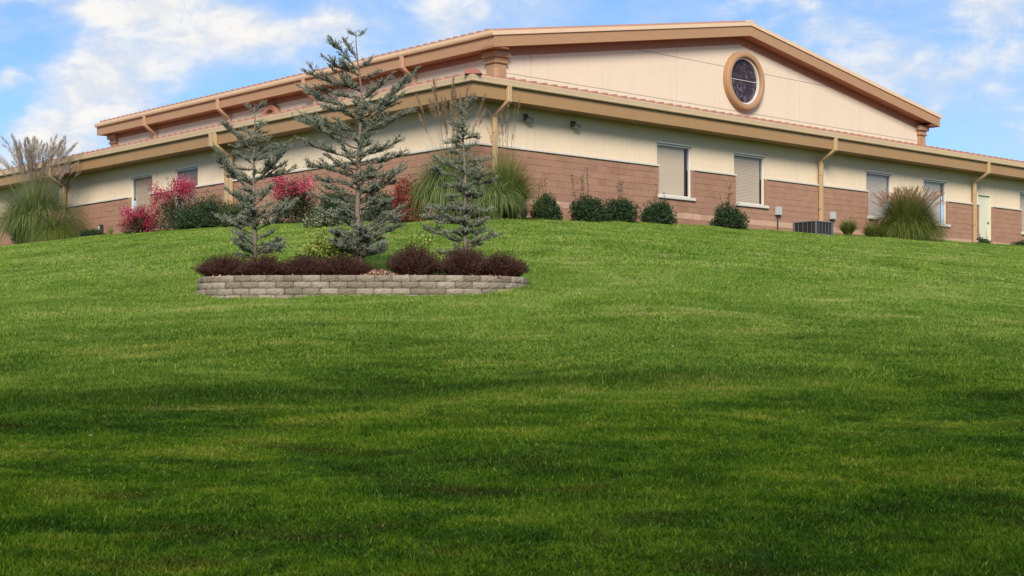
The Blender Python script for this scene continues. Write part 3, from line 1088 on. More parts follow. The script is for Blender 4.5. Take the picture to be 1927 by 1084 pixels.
# corner pilasters of the hall
for (ca, cb, sa, sb) in ((A0, B0, 1, 1), (A1, B0, -1, 1), (A0, B1, 1, -1)):
    pil = bpy.data.objects.new('pilaster', None); pil.location = L(ca, cb, 8.0); link(pil, bld)

    def pbox(mb, out, inn, z0, z1):
        xs_ = sorted((-sa * out, sa * inn)); ys_ = sorted((-sb * out, sb * inn))
        mb.box(xs_[0], xs_[1], ys_[0], ys_[1], z0 - 8.0, z1 - 8.0)
    mb = MB(); pbox(mb, 0.13, 0.38, 8.0, 10.22); mb.build('shaft', M['fascia_up'], pil, bevel=0.012)
    mb = MB(); pbox(mb, 0.20, 0.45, 10.22, 10.32); mb.build('cap_molding', M['fascia_up'], pil, bevel=0.03)
    mb = MB(); pbox(mb, 0.16, 0.42, 10.32, 10.44); mb.build('cap_neck', M['fascia_up'], pil, bevel=0.01)
    mb = MB(); pbox(mb, 0.26, 0.52, 10.44, ZS_U - 0.013); mb.build('cap_top', M['fascia_up'], pil, bevel=0.03)
    mb = MB(); pbox(mb, 0.145, 0.02, 8.0, 10.05)
    mb.build('corner_bead', M['downspout_up'], pil, bevel=0.01)

# ---- round window in the gable
WC = Vector(L(AM + 0.15, B0 - 0.026, 11.2))
rw = bpy.data.objects.new('round_window', None); rw.location = WC; link(rw, bld)


def revolve(prof, n, name, mat):
    """prof: (radius, depth outward) closed section revolved about the window axis"""
    rings = []
    for k in range(n):
        q_ = 2 * math.pi * k / n
        rings.append([(r_ * math.cos(q_), -d, r_ * math.sin(q_)) for r_, d in prof])
    mb = MB(); m = len(prof)
    for r_ in rings: mb.v += r_
    for k in range(n):
        k2 = (k + 1) % n
        for i in range(m):
            j = (i + 1) % m
            mb.f.append((k * m + i, k * m + j, k2 * m + j, k2 * m + i))
    o = mb.build(name, mat, rw)
    return o


RO = 1.2
revolve([(RO, 0.0), (RO, 0.20), (RO - 0.03, 0.26), (RO - 0.10, 0.29), (RO - 0.20, 0.285), (RO - 0.235, 0.26), (RO - 0.245, 0.20), (RO - 0.245, 0.0)], 64, 'ring_moulding', M['fascia_up'])
revolve([(RO - 0.247, 0.0), (RO - 0.247, 0.14), (RO - 0.31, 0.14), (RO - 0.31, 0.0)], 64, 'window_frame', M['white'])
RI = RO - 0.312
for qd in range(4):
    mb = MB()
    q0 = math.pi / 2 * qd
    pts = [(0.02 * math.cos(q0 + math.pi / 4), -0.05, 0.02 * math.sin(q0 + math.pi / 4))]
    pts += [(RI * math.cos(q0 + math.pi / 2 * k / 12), -0.05, RI * math.sin(q0 + math.pi / 2 * k / 12)) for k in range(13)]
    mb.prism(pts, (0, 0.01, 0))
    mb.build('pane', M['stained'], rw)
mb = MB(); mb.box(-RI, RI, -0.085, -0.052, 0.02, 0.042); mb.build('muntin', M['ledge'], rw)
mb = MB(); mb.box(-0.016, 0.016, -0.075, -0.052, -RI, 0.018); mb.build('muntin', M['darkmetal'], rw)
mb = MB(); mb.box(-0.016, 0.016, -0.075, -0.052, 0.044, RI); mb.build('muntin', M['darkmetal'], rw)
for r_, (u0, u1) in ((0.5, (0, 2 * math.pi)),):
    mb = MB(); pth = [(r_ * math.cos(q_), -0.058, r_ * math.sin(q_)) for q_ in [2 * math.pi * k / 40 for k in range(41)]]
    mb.tube(pth, 0.009, 5); mb.build('lead_ring', M['darkmetal'], rw)
for k in range(12):
    q_ = math.pi / 6 * k + math.pi / 12
    mb = MB(); mb.tube([(0.5 * math.cos(q_), -0.058, 0.5 * math.sin(q_)), (RI * math.cos(q_), -0.058, RI * math.sin(q_))], 0.008, 5)
    mb.build('lead_bar', M['darkmetal'], rw)

# ---- arched trim over a small opening in the long wall of the hall
def b_hall(px):
    k = (px - 963.5) / F
    x0, y0 = CX + A0 * U[0], CY + A0 * U[1]
    return (k * y0 - x0) / (V_[0] - k * V_[1])


ba = b_hall(516)
arch = bpy.data.objects.new('arched_window', None); arch.location = L(A0 - 0.026, ba, 9.62); link(arch, bld)
mb = MB()
rings = []
for k in range(17):
    q_ = math.pi * k / 16
    cs, sn = math.cos(q_), math.sin(q_)
    rings.append([(-d, r_ * cs, 0.22 + r_ * sn) for r_, d in ((0.62, 0.0), (0.62, 0.2), (0.56, 0.24), (0.40, 0.22), (0.38, 0.0))])
mb.loft(rings); mb.build('arch_moulding', M['frieze'], arch)
for s in (-1, 1):
    mb = MB(); mb.box(-0.26, 0, s * 0.5 - 0.17, s * 0.5 + 0.17, 0.06, 0.20); mb.box(-0.2, 0, s * 0.5 - 0.13, s * 0.5 + 0.13, -1.1, 0.058)
    mb.build('impost', M['fascia_up'], arch)
mb = MB(); mb.box(-0.012, -0.001, -0.37, 0.37, -1.1, 0.2); mb.build('pane', M['stucco_gable'], arch)
mb = MB(); mb.box(-0.05, -0.013, -0.06, 0.06, -1.1, 0.5); mb.build('muntin', M['frieze'], arch)


# ---- downspouts
def downspout(side, t_top, t_wall, zt, zb, d_top, d_wall, mat, w_=0.15, dp=0.11, z1=None, name='downspout', z2=None):
    fn = side_fn(side)
    z1 = zt - 0.42 if z1 is None else z1
    z2 = z1 - 0.35 if z2 is None else z2
    path = [fn(t_top, d_top, zt), fn(t_top, d_top, z1), fn(t_wall, d_wall, z2), fn(t_wall, d_wall, zb)]
    mb = MB(); mb.rect_pipe(path, Vector(fn(1, 0, 0)) - Vector(fn(0, 0, 0)), w_, dp)
    o = mb.build(name, mat, bld, bevel=0.012)
    for zs_ in (z2 - 0.5, z2 - 1.7):
        if zs_ > zb + 0.1:
            m2 = MB(); fbox(m2, fn, t_wall - w_ / 2 - 0.025, t_wall + w_ / 2 + 0.025, d_wall + dp / 2 + 0.004, d_wall - dp / 2, zs_, zs_ + 0.035)
            m2.build('strap', mat, o)
    return o


dW = 0.065
for px_w in (931, 1545, 1834):
    a = a_of(px_w, 0.08)
    xy = on_right(a, 0.1)
    downspout('R', a, a, Z_FTOP + 0.01, gz(*on_right(a, 0.3)) - 0.1, OV + 0.10, 0.085, M['downspout'])
for px_w in (430, 118):
    b = b_of(px_w, 0.08)
    for db in (-0.13, 0.13):
        downspout('L', b + db, b + db, Z_FTOP + 0.01, gz(*on_left(b, 0.3)) - 0.1, OV + 0.10, 0.085, M['downspout'], w_=0.17)
fnH = lambda t, d, z: (A0 - d, t, z - ZB)
for px_w in (296, 435, 597, 783):
    b = b_hall(px_w)
    mb = MB()
    mb.rect_pipe([fnH(b, OU + 0.07, ZF_U), fnH(b, OU + 0.07, ZF_U - 0.42), fnH(b, 0.10, ZS_U - 0.42), fnH(b, 0.10, 8.3)], (0, 1, 0), 0.17, 0.12)
    mb.build('downspout', M['downspout_up'], bld, bevel=0.012)


# ------------------------------------------------------------------ retaining wall with its planting bed
PCX, PY0 = (671 - 963.5) / F * 26.0, 26.0
BW, BH, BD = 0.305, 0.113, 0.22
Z_PT = zz(517, 26.0)                        # top of the wall


def plan(s):
    """front of the bed, s in [0,1] from the back left end round the front to the back right end"""
    q_ = math.pi * (1.0 + s)
    hx, hy = 2.93, 2.1
    cx_, sn_ = math.cos(q_), math.sin(q_)
    x = hx * math.copysign(abs(cx_) ** 0.55, cx_)
    y = -hy * abs(sn_) ** 0.42
    return PCX + x, PY0 + hy + y


ss = np.linspace(0.0, 1.0, 3000)
PL = np.array([plan(s) for s in ss])
arc = np.concatenate([[0], np.cumsum(np.hypot(*np.diff(PL, axis=0).T))])
TOT = arc[-1]


def at_arc(s):
    x = np.interp(s, arc, PL[:, 0]); y = np.interp(s, arc, PL[:, 1])
    x2 = np.interp(s + 0.02, arc, PL[:, 0]); y2 = np.interp(s + 0.02, arc, PL[:, 1])
    return x, y, math.atan2(y2 - y, x2 - x)


wallo = empty('retaining_wall', (PCX, PY0, gz(PCX, PY0) - 0.02))
tag(wallo, 'low curved wall of grey tan concrete blocks around the raised planting bed', 'retaining wall')


def paver_mesh(seed):
    rg = random.Random(seed)
    nxs, nzs = 7, 4
    verts, faces = [], []
    wv, hv = BW - 0.008, BH - 0.006
    for j in range(nzs + 1):
        for i in range(nxs + 1):
            u, v = i / nxs, j / nzs
            eu, ev = min(u, 1 - u), min(v, 1 - v)
            bul = -0.034 * (1 - min(1, eu * 4.0) ** 0.6) - 0.016 * (1 - min(1, ev * 3.2) ** 0.6)
            bul += rg.uniform(-0.006, 0.006)
            verts.append(((u - 0.5) * wv, -bul - 0.0, v * hv))
    n0 = len(verts)
    for j in range(nzs):
        for i in range(nxs):
            a_ = j * (nxs + 1) + i
            faces.append((a_, a_ + 1, a_ + nxs + 2, a_ + nxs + 1))
    # back
    bk = [(-0.36 * wv, BD, 0), (0.36 * wv, BD, 0), (0.36 * wv, BD, hv), (-0.36 * wv, BD, hv)]
    verts += bk
    top = [nzs * (nxs + 1) + i for i in range(nxs + 1)]
    bot = [i for i in range(nxs + 1)]
    lef = [j * (nxs + 1) for j in range(nzs + 1)]
    rig = [j * (nxs + 1) + nxs for j in range(nzs + 1)]
    faces.append(tuple(top + [n0 + 2, n0 + 3]))
    faces.append(tuple(reversed(bot)) + (n0, n0 + 1))
    faces.append(tuple(lef) + (n0 + 3, n0))
    faces.append(tuple(reversed(rig)) + (n0 + 1, n0 + 2))
    faces.append((n0 + 1, n0, n0 + 3, n0 + 2))
    me = bpy.data.meshes.new('block')
    me.from_pydata(verts, [], faces)
    me.materials.append(M['paver'])
    bm = bmesh.new(); bm.from_mesh(me); bmesh.ops.recalc_face_normals(bm, faces=bm.faces); bm.to_mesh(me); bm.free()
    return me


pm = [paver_mesh(k) for k in range(7)]
base_z = wallo.location.z
for c in range(5):
    ztop = Z_PT - c * BH
    s = (BW / 2 if c % 2 else 0.0) + 0.02
    while s < TOT:
        x, y, th = at_arc(min(s, TOT - 0.03))
        g_ = gz(x, y)
        if ztop - 0.01 > g_ - 0.10:
            # each course is set back a little from the one below
            sb = -0.016 * c + random.uniform(-0.004, 0.004)
            nxn, nyn = math.sin(th), -math.cos(th)
            o = bpy.data.objects.new('block', random.choice(pm))
            o.location = (x + nxn * -sb - PCX, y + nyn * -sb - PY0, ztop - BH - base_z)
            o.rotation_euler = (random.uniform(-.01, .01), random.uniform(-.006, .006), th + random.uniform(-.02, .02))
            link(o, wallo)
        s += BW
# bed of soil behind the wall
mb = MB()
inner = []
for s in np.linspace(0.05, TOT - 0.05, 60):
    x, y, th = at_arc(s)
    inner.append((x - math.sin(th) * 0.10, y + math.cos(th) * 0.10))
nr = 8
bv, bf = [], []
for k in range(nr + 1):
    f = k / nr
    for (x, y) in inner:
        xx, yy = PCX + (x - PCX) * (1 - f), (PY0 + 2.1) + (y - PY0 - 2.1) * (1 - f)
        zt_ = Z_PT - 0.03 + 0.10 * f
        bv.append((xx, yy, zt_ + 0.012 * math.sin(xx * 9) * math.sin(yy * 7)))
ni = len(inner)
for k in range(nr):
    for i in range(ni - 1):
        bf.append((k * ni + i, k * ni + i + 1, (k + 1) * ni + i + 1, (k + 1) * ni + i))
bed = bpy.data.meshes.new('soil'); bed.from_pydata(bv, [], bf); bed.materials.append(M['soil'])
bedo = obj('soil_bed', bed)
tag(bedo, 'dark soil filling the raised bed behind the block wall', 'soil', kind='structure')


# ------------------------------------------------------------------ plant builders (numpy)
def rand_dirs(n, rg=RNG):
    v = rg.normal(size=(n, 3))
    return v / np.linalg.norm(v, axis=1, keepdims=True)


def leaves(pos, size, normal=None, aspect=0.55, rg=RNG, jitter=0.8, tone=None):
    """diamond leaves (2 triangles each) at pos"""
    n = len(pos)
    d = rand_dirs(n, rg)
    if normal is not None:
        d = d * jitter + normal * (1 - 0.5 * jitter)
        d /= np.linalg.norm(d, axis=1, keepdims=True)
    s = np.cross(d, rand_dirs(n, rg))
    s /= np.linalg.norm(s, axis=1, keepdims=True) + 1e-9
    nn_ = np.cross(d, s)
    sz = size * rg.uniform(0.6, 1.25, size=(n, 1))
    p0 = pos
    p1 = pos + d * sz * 0.5 + s * sz * aspect * 0.5 + nn_ * sz * 0.06
    p2 = pos + d * sz
    p3 = pos + d * sz * 0.5 - s * sz * aspect * 0.5 + nn_ * sz * 0.06
    V = np.stack([p0, p1, p2, p3], 1).reshape(-1, 3)
    i = np.arange(n) * 4
    Fq = np.concatenate([np.stack([i, i + 1, i + 2], 1), np.stack([i, i + 2, i + 3], 1)])
    t = rg.uniform(0, 1, n) if tone is None else tone
    return V, Fq, np.repeat(t, 4)


def ribbons(base, az_, tilt0, bend, length, width, K=6, power=1.4, rg=RNG, tone=None, twist=0.5):
    """grass blades: arrays of n. tilt from vertical grows from tilt0 by bend along the blade"""
    n = len(base)
    P = base.copy()
    h = np.stack([np.cos(az_), np.sin(az_), np.zeros(n)], 1)
    sd_ = np.stack([-np.sin(az_ + twist * rg.normal(size=n)), np.cos(az_ + twist * rg.normal(size=n)), np.zeros(n)], 1)
    rings = []
    for k in range(K + 1):
        f = k / K
        wd = (width * (1 - f ** 2.2) * 0.5 + 0.0006)[:, None]
        rings.append(np.stack([P - sd_ * wd, P + sd_ * wd], 1))
        t_ = tilt0 + bend * ((k + 0.5) / K) ** power
        P = P + (h * np.sin(t_)[:, None] + np.array([0, 0, 1.0]) * np.cos(t_)[:, None]) * (length / K)[:, None]
    Vv = np.stack(rings, 1).reshape(-1, 3)              # n, K+1, 2
    i0 = (np.arange(n) * (K + 1) * 2)[:, None]
    kk = (np.arange(K) * 2)[None, :]
    b0 = (i0 + kk).ravel()
    Fq = np.stack([b0, b0 + 1, b0 + 3, b0 + 2], 1)
    t = rg.uniform(0, 1, n) if tone is None else tone
    return Vv, Fq, np.repeat(t, (K + 1) * 2), P


def tube_np(path, r0, r1, sides=5):
    path = np.asarray(path, float)
    n = len(path)
    tg = np.gradient(path, axis=0)
    tg /= np.linalg.norm(tg, axis=1, keepdims=True) + 1e-9
    up = np.array([0.31, 0.22, 0.93])
    s1 = np.cross(tg, up); s1 /= np.linalg.norm(s1, axis=1, keepdims=True) + 1e-9
    s2 = np.cross(s1, tg)
    rr = np.linspace(0, 1, n)[:, None] * (r1 - r0) + r0
    an = np.linspace(0, 2 * np.pi, sides, endpoint=False)
    V = (path[:, None, :] + (s1[:, None, :] * np.cos(an)[None, :, None] + s2[:, None, :] * np.sin(an)[None, :, None]) * rr[:, :, None]).reshape(-1, 3)
    i = np.arange(sides); j = (i + 1) % sides
    Fq = np.concatenate([np.stack([k * sides + i, k * sides + j, (k + 1) * sides + j, (k + 1) * sides + i], 1) for k in range(n - 1)])
    return V, Fq


class Acc:
    def __init__(self):
        self.V, self.Q, self.T, self.t, self.n = [], [], [], [], 0

    def add(self, V, Fq, tone=0.5):
        (self.Q if Fq.shape[1] == 4 else self.T).append(Fq + self.n)
        self.V.append(V); self.n += len(V)
        self.t.append(np.full(len(V), tone) if np.isscalar(tone) else tone)

    def build(self, name, mat, parent, smooth=False):
        fs = []
        if self.Q: fs.append(np.concatenate(self.Q))
        if self.T: fs.append(np.concatenate(self.T))
        me = np_mesh(name, np.concatenate(self.V), fs, mat, np.concatenate(self.t), smooth)
        return obj(name, me, parent)


def bez(p0, p1, p2, n):
    t = np.linspace(0, 1, n)[:, None]
    return (1 - t) ** 2 * p0 + 2 * t * (1 - t) * p1 + t * t * p2


# ---- blue cedars
def cedar(base_px, base_py, Y, trunk_px, branches, fill, label, seed, r_base, density=1.0, fill_len=(0.25, 0.45), bare_top=0.0):
    """trunk_px: [(px,py)...] from base to tip; branches: (attach px,py, tip px,py) in the photo; fill: number of extra branches"""
    rg = np.random.default_rng(seed)
    sc = Y / F
    bx, bz_ = (base_px - 963.5) * sc, zz(base_py, Y)
    root = empty('blue_cedar_tree', (bx, Y, bz_ - 0.05))
    tag(root, label, 'tree', 'blue cedars in the raised bed')
    loc = lambda px, py: np.array([(px - base_px) * sc, 0.0, (base_py - py) * sc + 0.05])
    tp = np.array([loc(*p) for p in trunk_px])
    tp[:, 1] = rg.normal(0, 0.02, len(tp)); tp[0, 1] = 0
    # finer trunk
    zt = np.linspace(tp[0, 2], tp[-1, 2], 40)
    order = np.argsort(tp[:, 2])
    tx = np.interp(zt, tp[order, 2], tp[order, 0]); ty = np.interp(zt, tp[order, 2], tp[order, 1])
    path = np.stack([tx, ty, zt], 1)
    path[0, 2] = -0.15
    trunk_at = lambda z: np.array([np.interp(z, zt, tx), np.interp(z, zt, ty), z])
    H = zt[-1]
    rad = lambda z: r_base * (1 - z / H) ** 0.9 + 0.006
    ac = Acc(); V, Fq = tube_np(path, 1, 1, 8)
    rr = np.repeat(np.array([rad(max(0, z)) for z in zt]), 8)[:, None]
    cen = np.repeat(path, 8, 0)
    V = cen + (V - cen) * rr * (1 + rg.normal(0, .06, (len(V), 1)))
    ac.add(V, Fq); ac.build('trunk', M['bark'], root, True)
    br, tw, nd = Acc(), Acc(), Acc()
    tuft_pos, tuft_dir = [], []

    def line_tufts(pts, step, spread=0.006):
        seg = np.diff(pts, axis=0); ln = np.linalg.norm(seg, axis=1)
        cum = np.concatenate([[0], np.cumsum(ln)])
        n = max(2, int(cum[-1] / step))
        s = np.linspace(0.0, cum[-1], n) + rg.uniform(-step / 3, step / 3, n)
        s = np.clip(s, 0, cum[-1])
        p = np.stack([np.interp(s, cum, pts[:, k]) for k in range(3)], 1)
        tuft_pos.append(p + rg.normal(0, spread, p.shape))
        dr = (pts[-1] - pts[0]); dr = dr / (np.linalg.norm(dr) + 1e-9)
        tuft_dir.append(np.repeat(dr[None], n, 0))

    def spray(pts, dr, L_, step):
        """short twigs along a shoot, in a loose flat spray"""
        side = np.cross(dr, [0, 0, 1]); side /= np.linalg.norm(side) + 1e-9
        nseg = len(pts) - 1
        for i in range(int(L_ / step) + 2):
            f = rg.uniform(0.1, 1.0)
            k_ = min(nseg - 1, int(f * nseg))
            s = pts[k_] + (pts[k_ + 1] - pts[k_]) * (f * nseg - k_)
            sg = 1 if rg.random() < .5 else -1
            tl = rg.uniform(0.04, 0.15) * (0.7 + 0.5 * (1 - f))
            d = dr * rg.uniform(0.35, 1.0) + side * sg * rg.uniform(0.3, 1.0) + np.array([0, 0, rg.uniform(-0.2, 0.6)])
            d /= np.linalg.norm(d)
            e_ = s + d * tl
            tp_ = bez(s, (s + e_) / 2 + np.array([0, 0, -0.008]), e_, 3)
            V, Fq = tube_np(tp_, 0.003, 0.0012, 3); tw.add(V, Fq)
            line_tufts(tp_, 0.020 / density, 0.004)

    def branch(p0, p2, sag, main=True):
        L_ = np.linalg.norm(p2 - p0)
        mid = (p0 + p2) / 2 + np.array([0, 0, -sag * L_]) + rg.normal(0, 0.03 * L_, 3)
        pts = bez(p0, mid, p2, 9)
        pts[1:-1] += rg.normal(0, 0.010, (7, 3))
        V, Fq = tube_np(pts, 0.005 + 0.012 * min(1, L_), 0.002, 5); br.add(V, Fq)
        line_tufts(pts[2:], 0.020 / density, 0.006)
        dr = (p2 - p0) / L_
        side = np.cross(dr, [0, 0, 1]); side /= np.linalg.norm(side) + 1e-9
        spray(pts[1:], dr, L_, 0.025)
        for i in range(int(L_ / 0.095) + 1):
            f = rg.uniform(0.2, 0.85)
            s = pts[int(f * 8)]
            sg = 1 if rg.random() < .5 else -1
            l2 = min(0.42, L_ * rg.uniform(0.25, 0.5) * (1.15 - f * .6))
            d = dr * rg.uniform(0.6, 1.0) + side * sg * rg.uniform(0.35, 0.9) + np.array([0, 0, rg.uniform(-0.15, 0.5)])
            d /= np.linalg.norm(d)
            e_ = s + d * l2
            p3 = bez(s, (s + e_) / 2 - np.array([0, 0, 0.04 * l2]) + rg.normal(0, .01, 3), e_, 6)
            V, Fq = tube_np(p3, 0.005, 0.0015, 4); br.add(V, Fq)
            line_tufts(p3[1:], 0.020 / density, 0.005)
            spray(p3, d, l2, 0.028)

    for (apx, apy, tpx, tpy) in branches:
        z0 = (base_py - apy) * sc + 0.05
        p0 = trunk_at(np.clip(z0, 0.02, H * .995))
        p2 = loc(tpx, tpy)
        dx_ = abs(p2[0] - p0[0])
        p2[1] = rg.uniform(-0.45, 0.45) * dx_ + p0[1]
        branch(p0, p2, 0.10)
    for i in range(fill):
        f = rg.uniform(0.01, 0.95) ** 1.25
        z0 = 0.16 + (H * (1 - bare_top) - 0.2) * f
        p0 = trunk_at(z0)
        q_ = rg.uniform(0, 2 * np.pi)
        ln = rg.uniform(*fill_len) * (1.15 - 0.75 * f) * (0.6 + 0.4 * H / 3)
        elv = rg.uniform(0.05, 0.6) + 0.25 * f
        d = np.array([np.cos(q_) * np.cos(elv), np.sin(q_) * np.cos(elv), np.sin(elv)])
        branch(p0, p0 + d * ln, 0.08)
    line_tufts(path[10:34], 0.02, 0.02)
    br.build('branches', M['twig'], root, True)
    tw.build('twigs', M['twig'], root)
    P = np.concatenate(tuft_pos); Dn = np.concatenate(tuft_dir)
    # every tuft is a rosette of short stiff needles pointing up and out
    k = 8
    n = len(P)
    Pp = np.repeat(P, k, 0)
    d = rand_dirs(n * k, rg) + np.repeat(Dn, k, 0) * 0.35 + np.array([0, 0, 0.45])
    d /= np.linalg.norm(d, axis=1, keepdims=True)
    s = np.cross(d, rand_dirs(n * k, rg)); s /= np.linalg.norm(s, axis=1, keepdims=True) + 1e-9
    ln = rg.uniform(0.016, 0.034, (n * k, 1))
    wd = 0.0036
    V = np.stack([Pp - s * wd, Pp + s * wd, Pp + d * ln], 1).reshape(-1, 3)
    i = np.arange(n * k) * 3
    tone = np.repeat(np.clip(np.repeat(rg.normal(0.5, 0.22, n), k) + rg.normal(0, .12, n * k), 0, 1), 3)
    me = np_mesh('needles', V, np.stack([i, i + 1, i + 2], 1), M['needle'], tone)
    tag(obj('needles', me, root), kind='stuff')
    return root


def z1p(L_, ox, oy, s): return [(ox + a / s, oy + b / s, ox + c / s, oy + d / s) for a, b, c, d in L_]


left_br = z1p([(240, 880, 15, 750), (235, 935, 130, 850), (235, 1035, 140, 1000), (262, 700, 90, 575), (262, 620, 20, 300), (262, 340, 60, 130),
               (262, 450, 10, 385), (262, 530, 60, 430), (262, 540, 85, 490), (270, 240, 200, 180), (278, 80, 225, 20), (283, 75, 345, 10), (275, 290, 380, 240),
               (275, 350, 465, 300), (280, 540, 520, 275), (285, 470, 495, 405), (285, 510, 530, 420), (290, 690, 400, 540), (295, 800, 540, 640), (300, 860, 545, 690),
               (300, 920, 400, 840), (300, 950, 450, 905), (300, 1010, 490, 930), (270, 760, 110, 790), (280, 130, 355, 155), (270, 300, 130, 300), (275, 420, 150, 340), (280, 640, 340, 600)], 400, 190, 3.497)
cedar(478, 496, 27.3, [(478, 496), (479, 440), (478, 380), (477, 330), (478, 280), (480, 230), (480, 196)], left_br, 46,
      'small blue green cedar tree at the left end of the raised bed', 21, 0.04, 1.0, (0.22, 0.5), 0.10)

mid_br = [(655, 132, 617, 68), (672, 113, 644, 70), (660, 140, 607, 108), (672, 168, 574, 135), (672, 205, 552, 152), (674, 245, 556, 203), (675, 262, 566, 226),
          (676, 300, 563, 262), (676, 330, 580, 307), (675, 345, 595, 333), (674, 392, 582, 365), (674, 412, 592, 388), (674, 445, 628, 440), (677, 440, 640, 402),
          (670, 70, 684, 60), (670, 68, 655, 58), (676, 150, 716, 132), (678, 225, 781, 125), (677, 235, 765, 175), (678, 245, 780, 205), (678, 292, 760, 262),
          (678, 312, 771, 287), (677, 335, 735, 330), (678, 385, 768, 307), (676, 365, 745, 340), (676, 395, 740, 374), (676, 430, 764, 380), (678, 440, 762, 402),
          (679, 445, 758, 420), (680, 458, 722, 447), (672, 185, 590, 160), (673, 175, 620, 125), (676, 190, 740, 140), (675, 280, 600, 240), (676, 290, 700, 235),
          (676, 210, 600, 200), (676, 215, 730, 190), (678, 255, 745, 225), (675, 320, 610, 290), (677, 355, 700, 310), (674, 370, 605, 345), (672, 130, 700, 110), (672, 145, 640, 112)]
cedar(680, 500, 27.6, [(680, 500), (677, 450), (673, 404), (674, 350), (675, 304), (678, 240), (682, 184), (676, 140), (673, 113), (670, 80), (669.6, 58)], mid_br, 64,
      'tallest blue green cedar tree in the middle of the raised bed', 22, 0.055, 1.0, (0.3, 0.55), 0.25)

right_br = z1p([(300, 865, 30, 800), (305, 960, 60, 860), (300, 1040, 140, 1025), (305, 1035, 250, 985), (305, 760, 75, 745), (305, 570, 105, 525), (305, 540, 110, 440),
                (300, 350, 190, 350), (300, 420, 190, 410), (298, 270, 225, 240), (310, 480, 470, 445), (315, 560, 440, 490), (315, 630, 510, 570), (320, 790, 490, 765),
                (315, 980, 550, 915), (315, 950, 470, 880), (315, 900, 430, 850), (305, 330, 400, 310), (310, 590, 470, 545), (310, 620, 140, 615), (310, 830, 130, 850),
                (310, 930, 190, 905), (310, 700, 410, 640), (310, 860, 460, 825), (290, 160, 235, 125), (290, 170, 375, 70), (310, 470, 200, 480), (310, 680, 190, 690)], 780, 160, 3.287)
cedar(877, 480, 27.6, [(877, 480), (874, 434), (875, 400), (876, 342), (873, 290), (870, 240), (867, 200), (864, 166)], right_br, 66,
      'slender blue green cedar tree at the right end of the raised bed', 23, 0.035, 1.0, (0.16, 0.36), 0.03)


# ---- shrubs
def shrub_mass(rg, rx, ry, h, n, size, lumps=26, zlow=0.05, shell=0.55, up=0.35):
    """leaf positions and outward normals of a lumpy bush"""
    cs = rand_dirs(lumps, rg); cs[:, 2] = np.abs(cs[:, 2]) * 1.0
    rl = rg.uniform(0.45, 0.85, lumps)[:, None]
    cen = cs * rl
    pick = rg.integers(0, lumps, n)
    d = rand_dirs(n, rg)
    r_ = rg.uniform(shell, 1.0, n)[:, None] * rg.uniform(0.26, 0.4, lumps)[pick][:, None]
    p = cen[pick] + d * r_
    ok = p[:, 2] > -0.15
    p, d = p[ok], d[ok]
    pos = np.stack([p[:, 0] * rx, p[:, 1] * ry, zlow * h + np.maximum(p[:, 2], 0.0) * h * 0.86], 1)
    nn_ = d + np.array([0, 0, up])
    nn_ /= np.linalg.norm(nn_, axis=1, keepdims=True)
    return pos, nn_


def place(px, d, side, py=None):
    """world spot beside the building at photo column px, d metres out from the wall"""
    xy = on_right(a_of(px, d), d) if side == 'R' else on_left(b_of(px, d), d)
    return float(xy[0]), float(xy[1])


def stems(ac, rg, n, rx, ry, h, r0=0.012):
    for i in range(n):
        q_ = rg.uniform(0, 2 * np.pi); f = rg.uniform(0.2, 0.8)
        p2 = np.array([np.cos(q_) * rx * f, np.sin(q_) * ry * f, h * rg.uniform(0.5, 0.85)])
        V, Fq = tube_np(bez(np.array([p2[0] * .12, p2[1] * .12, -0.05]), p2 * np.array([.5, .5, .7]), p2, 6), r0, 0.003, 4)
        ac.add(V, Fq)


def bush(name, cat, x, y, rx, ry, h, n, size, mat, label, seed, group=None, lumps=26, shoots=0, shoot_h=0.5, aspect=0.55, zg=None, extra=None, grow=1.2):
    rx, ry, h, n = rx * grow, ry * grow, h * grow, int(n * grow)
    rg = np.random.default_rng(seed)
    root = empty(name, (x, y, gz(x, y) if zg is None else zg))
    tag(root, label, cat, group)
    st = Acc(); stems(st, rg, 9, rx, ry, h)
    lf = Acc()
    pos, nn_ = shrub_mass(rg, rx, ry, h, n, size, lumps)
    # new growth at the top of the golden shrubs is yellow, the older leaves below are dark
    tone_ = np.clip(1.25 * pos[:, 2] / h - 0.25 + rg.normal(0, .22, len(pos)), 0, 1) if mat == 'lime' else None
    lf.add(*leaves(pos, size, nn_, aspect, rg, 1.0, tone_))
    for i in range(shoots):
        q_ = rg.uniform(0, 2 * np.pi); f = rg.uniform(0, 0.7)
        b0 = np.array([np.cos(q_) * rx * f, np.sin(q_) * ry * f, h * 0.75])
        tipp = b0 + np.array([rg.normal(0, .08), rg.normal(0, .08), 0.25 * h + shoot_h * rg.uniform(0.35, 1.0)])
        pth = bez(b0, (b0 + tipp) / 2 + np.array([rg.normal(0, .04), rg.normal(0, .04), 0]), tipp, 8)
        V, Fq = tube_np(pth, 0.006, 0.002, 3); st.add(V, Fq)
        m_n = int(np.linalg.norm(tipp - b0) / 0.022)
        t_ = rg.uniform(0, 1, m_n)[:, None]
        pp = (1 - t_) ** 2 * pth[0] + 2 * t_ * (1 - t_) * pth[4] + t_ * t_ * pth[-1] + rg.normal(0, .012, (m_n, 3))
        lf.add(*leaves(pp, size * 0.9, None, aspect, rg, tone=rg.uniform(.4, 1, m_n)))
    st.build('stems', M['twig'], root)
    tag(lf.build('foliage', M[mat], root), kind='stuff')
    if extra: extra(root, rg, rx, ry, h)
    return root


def spx(Y):
    return F / Y


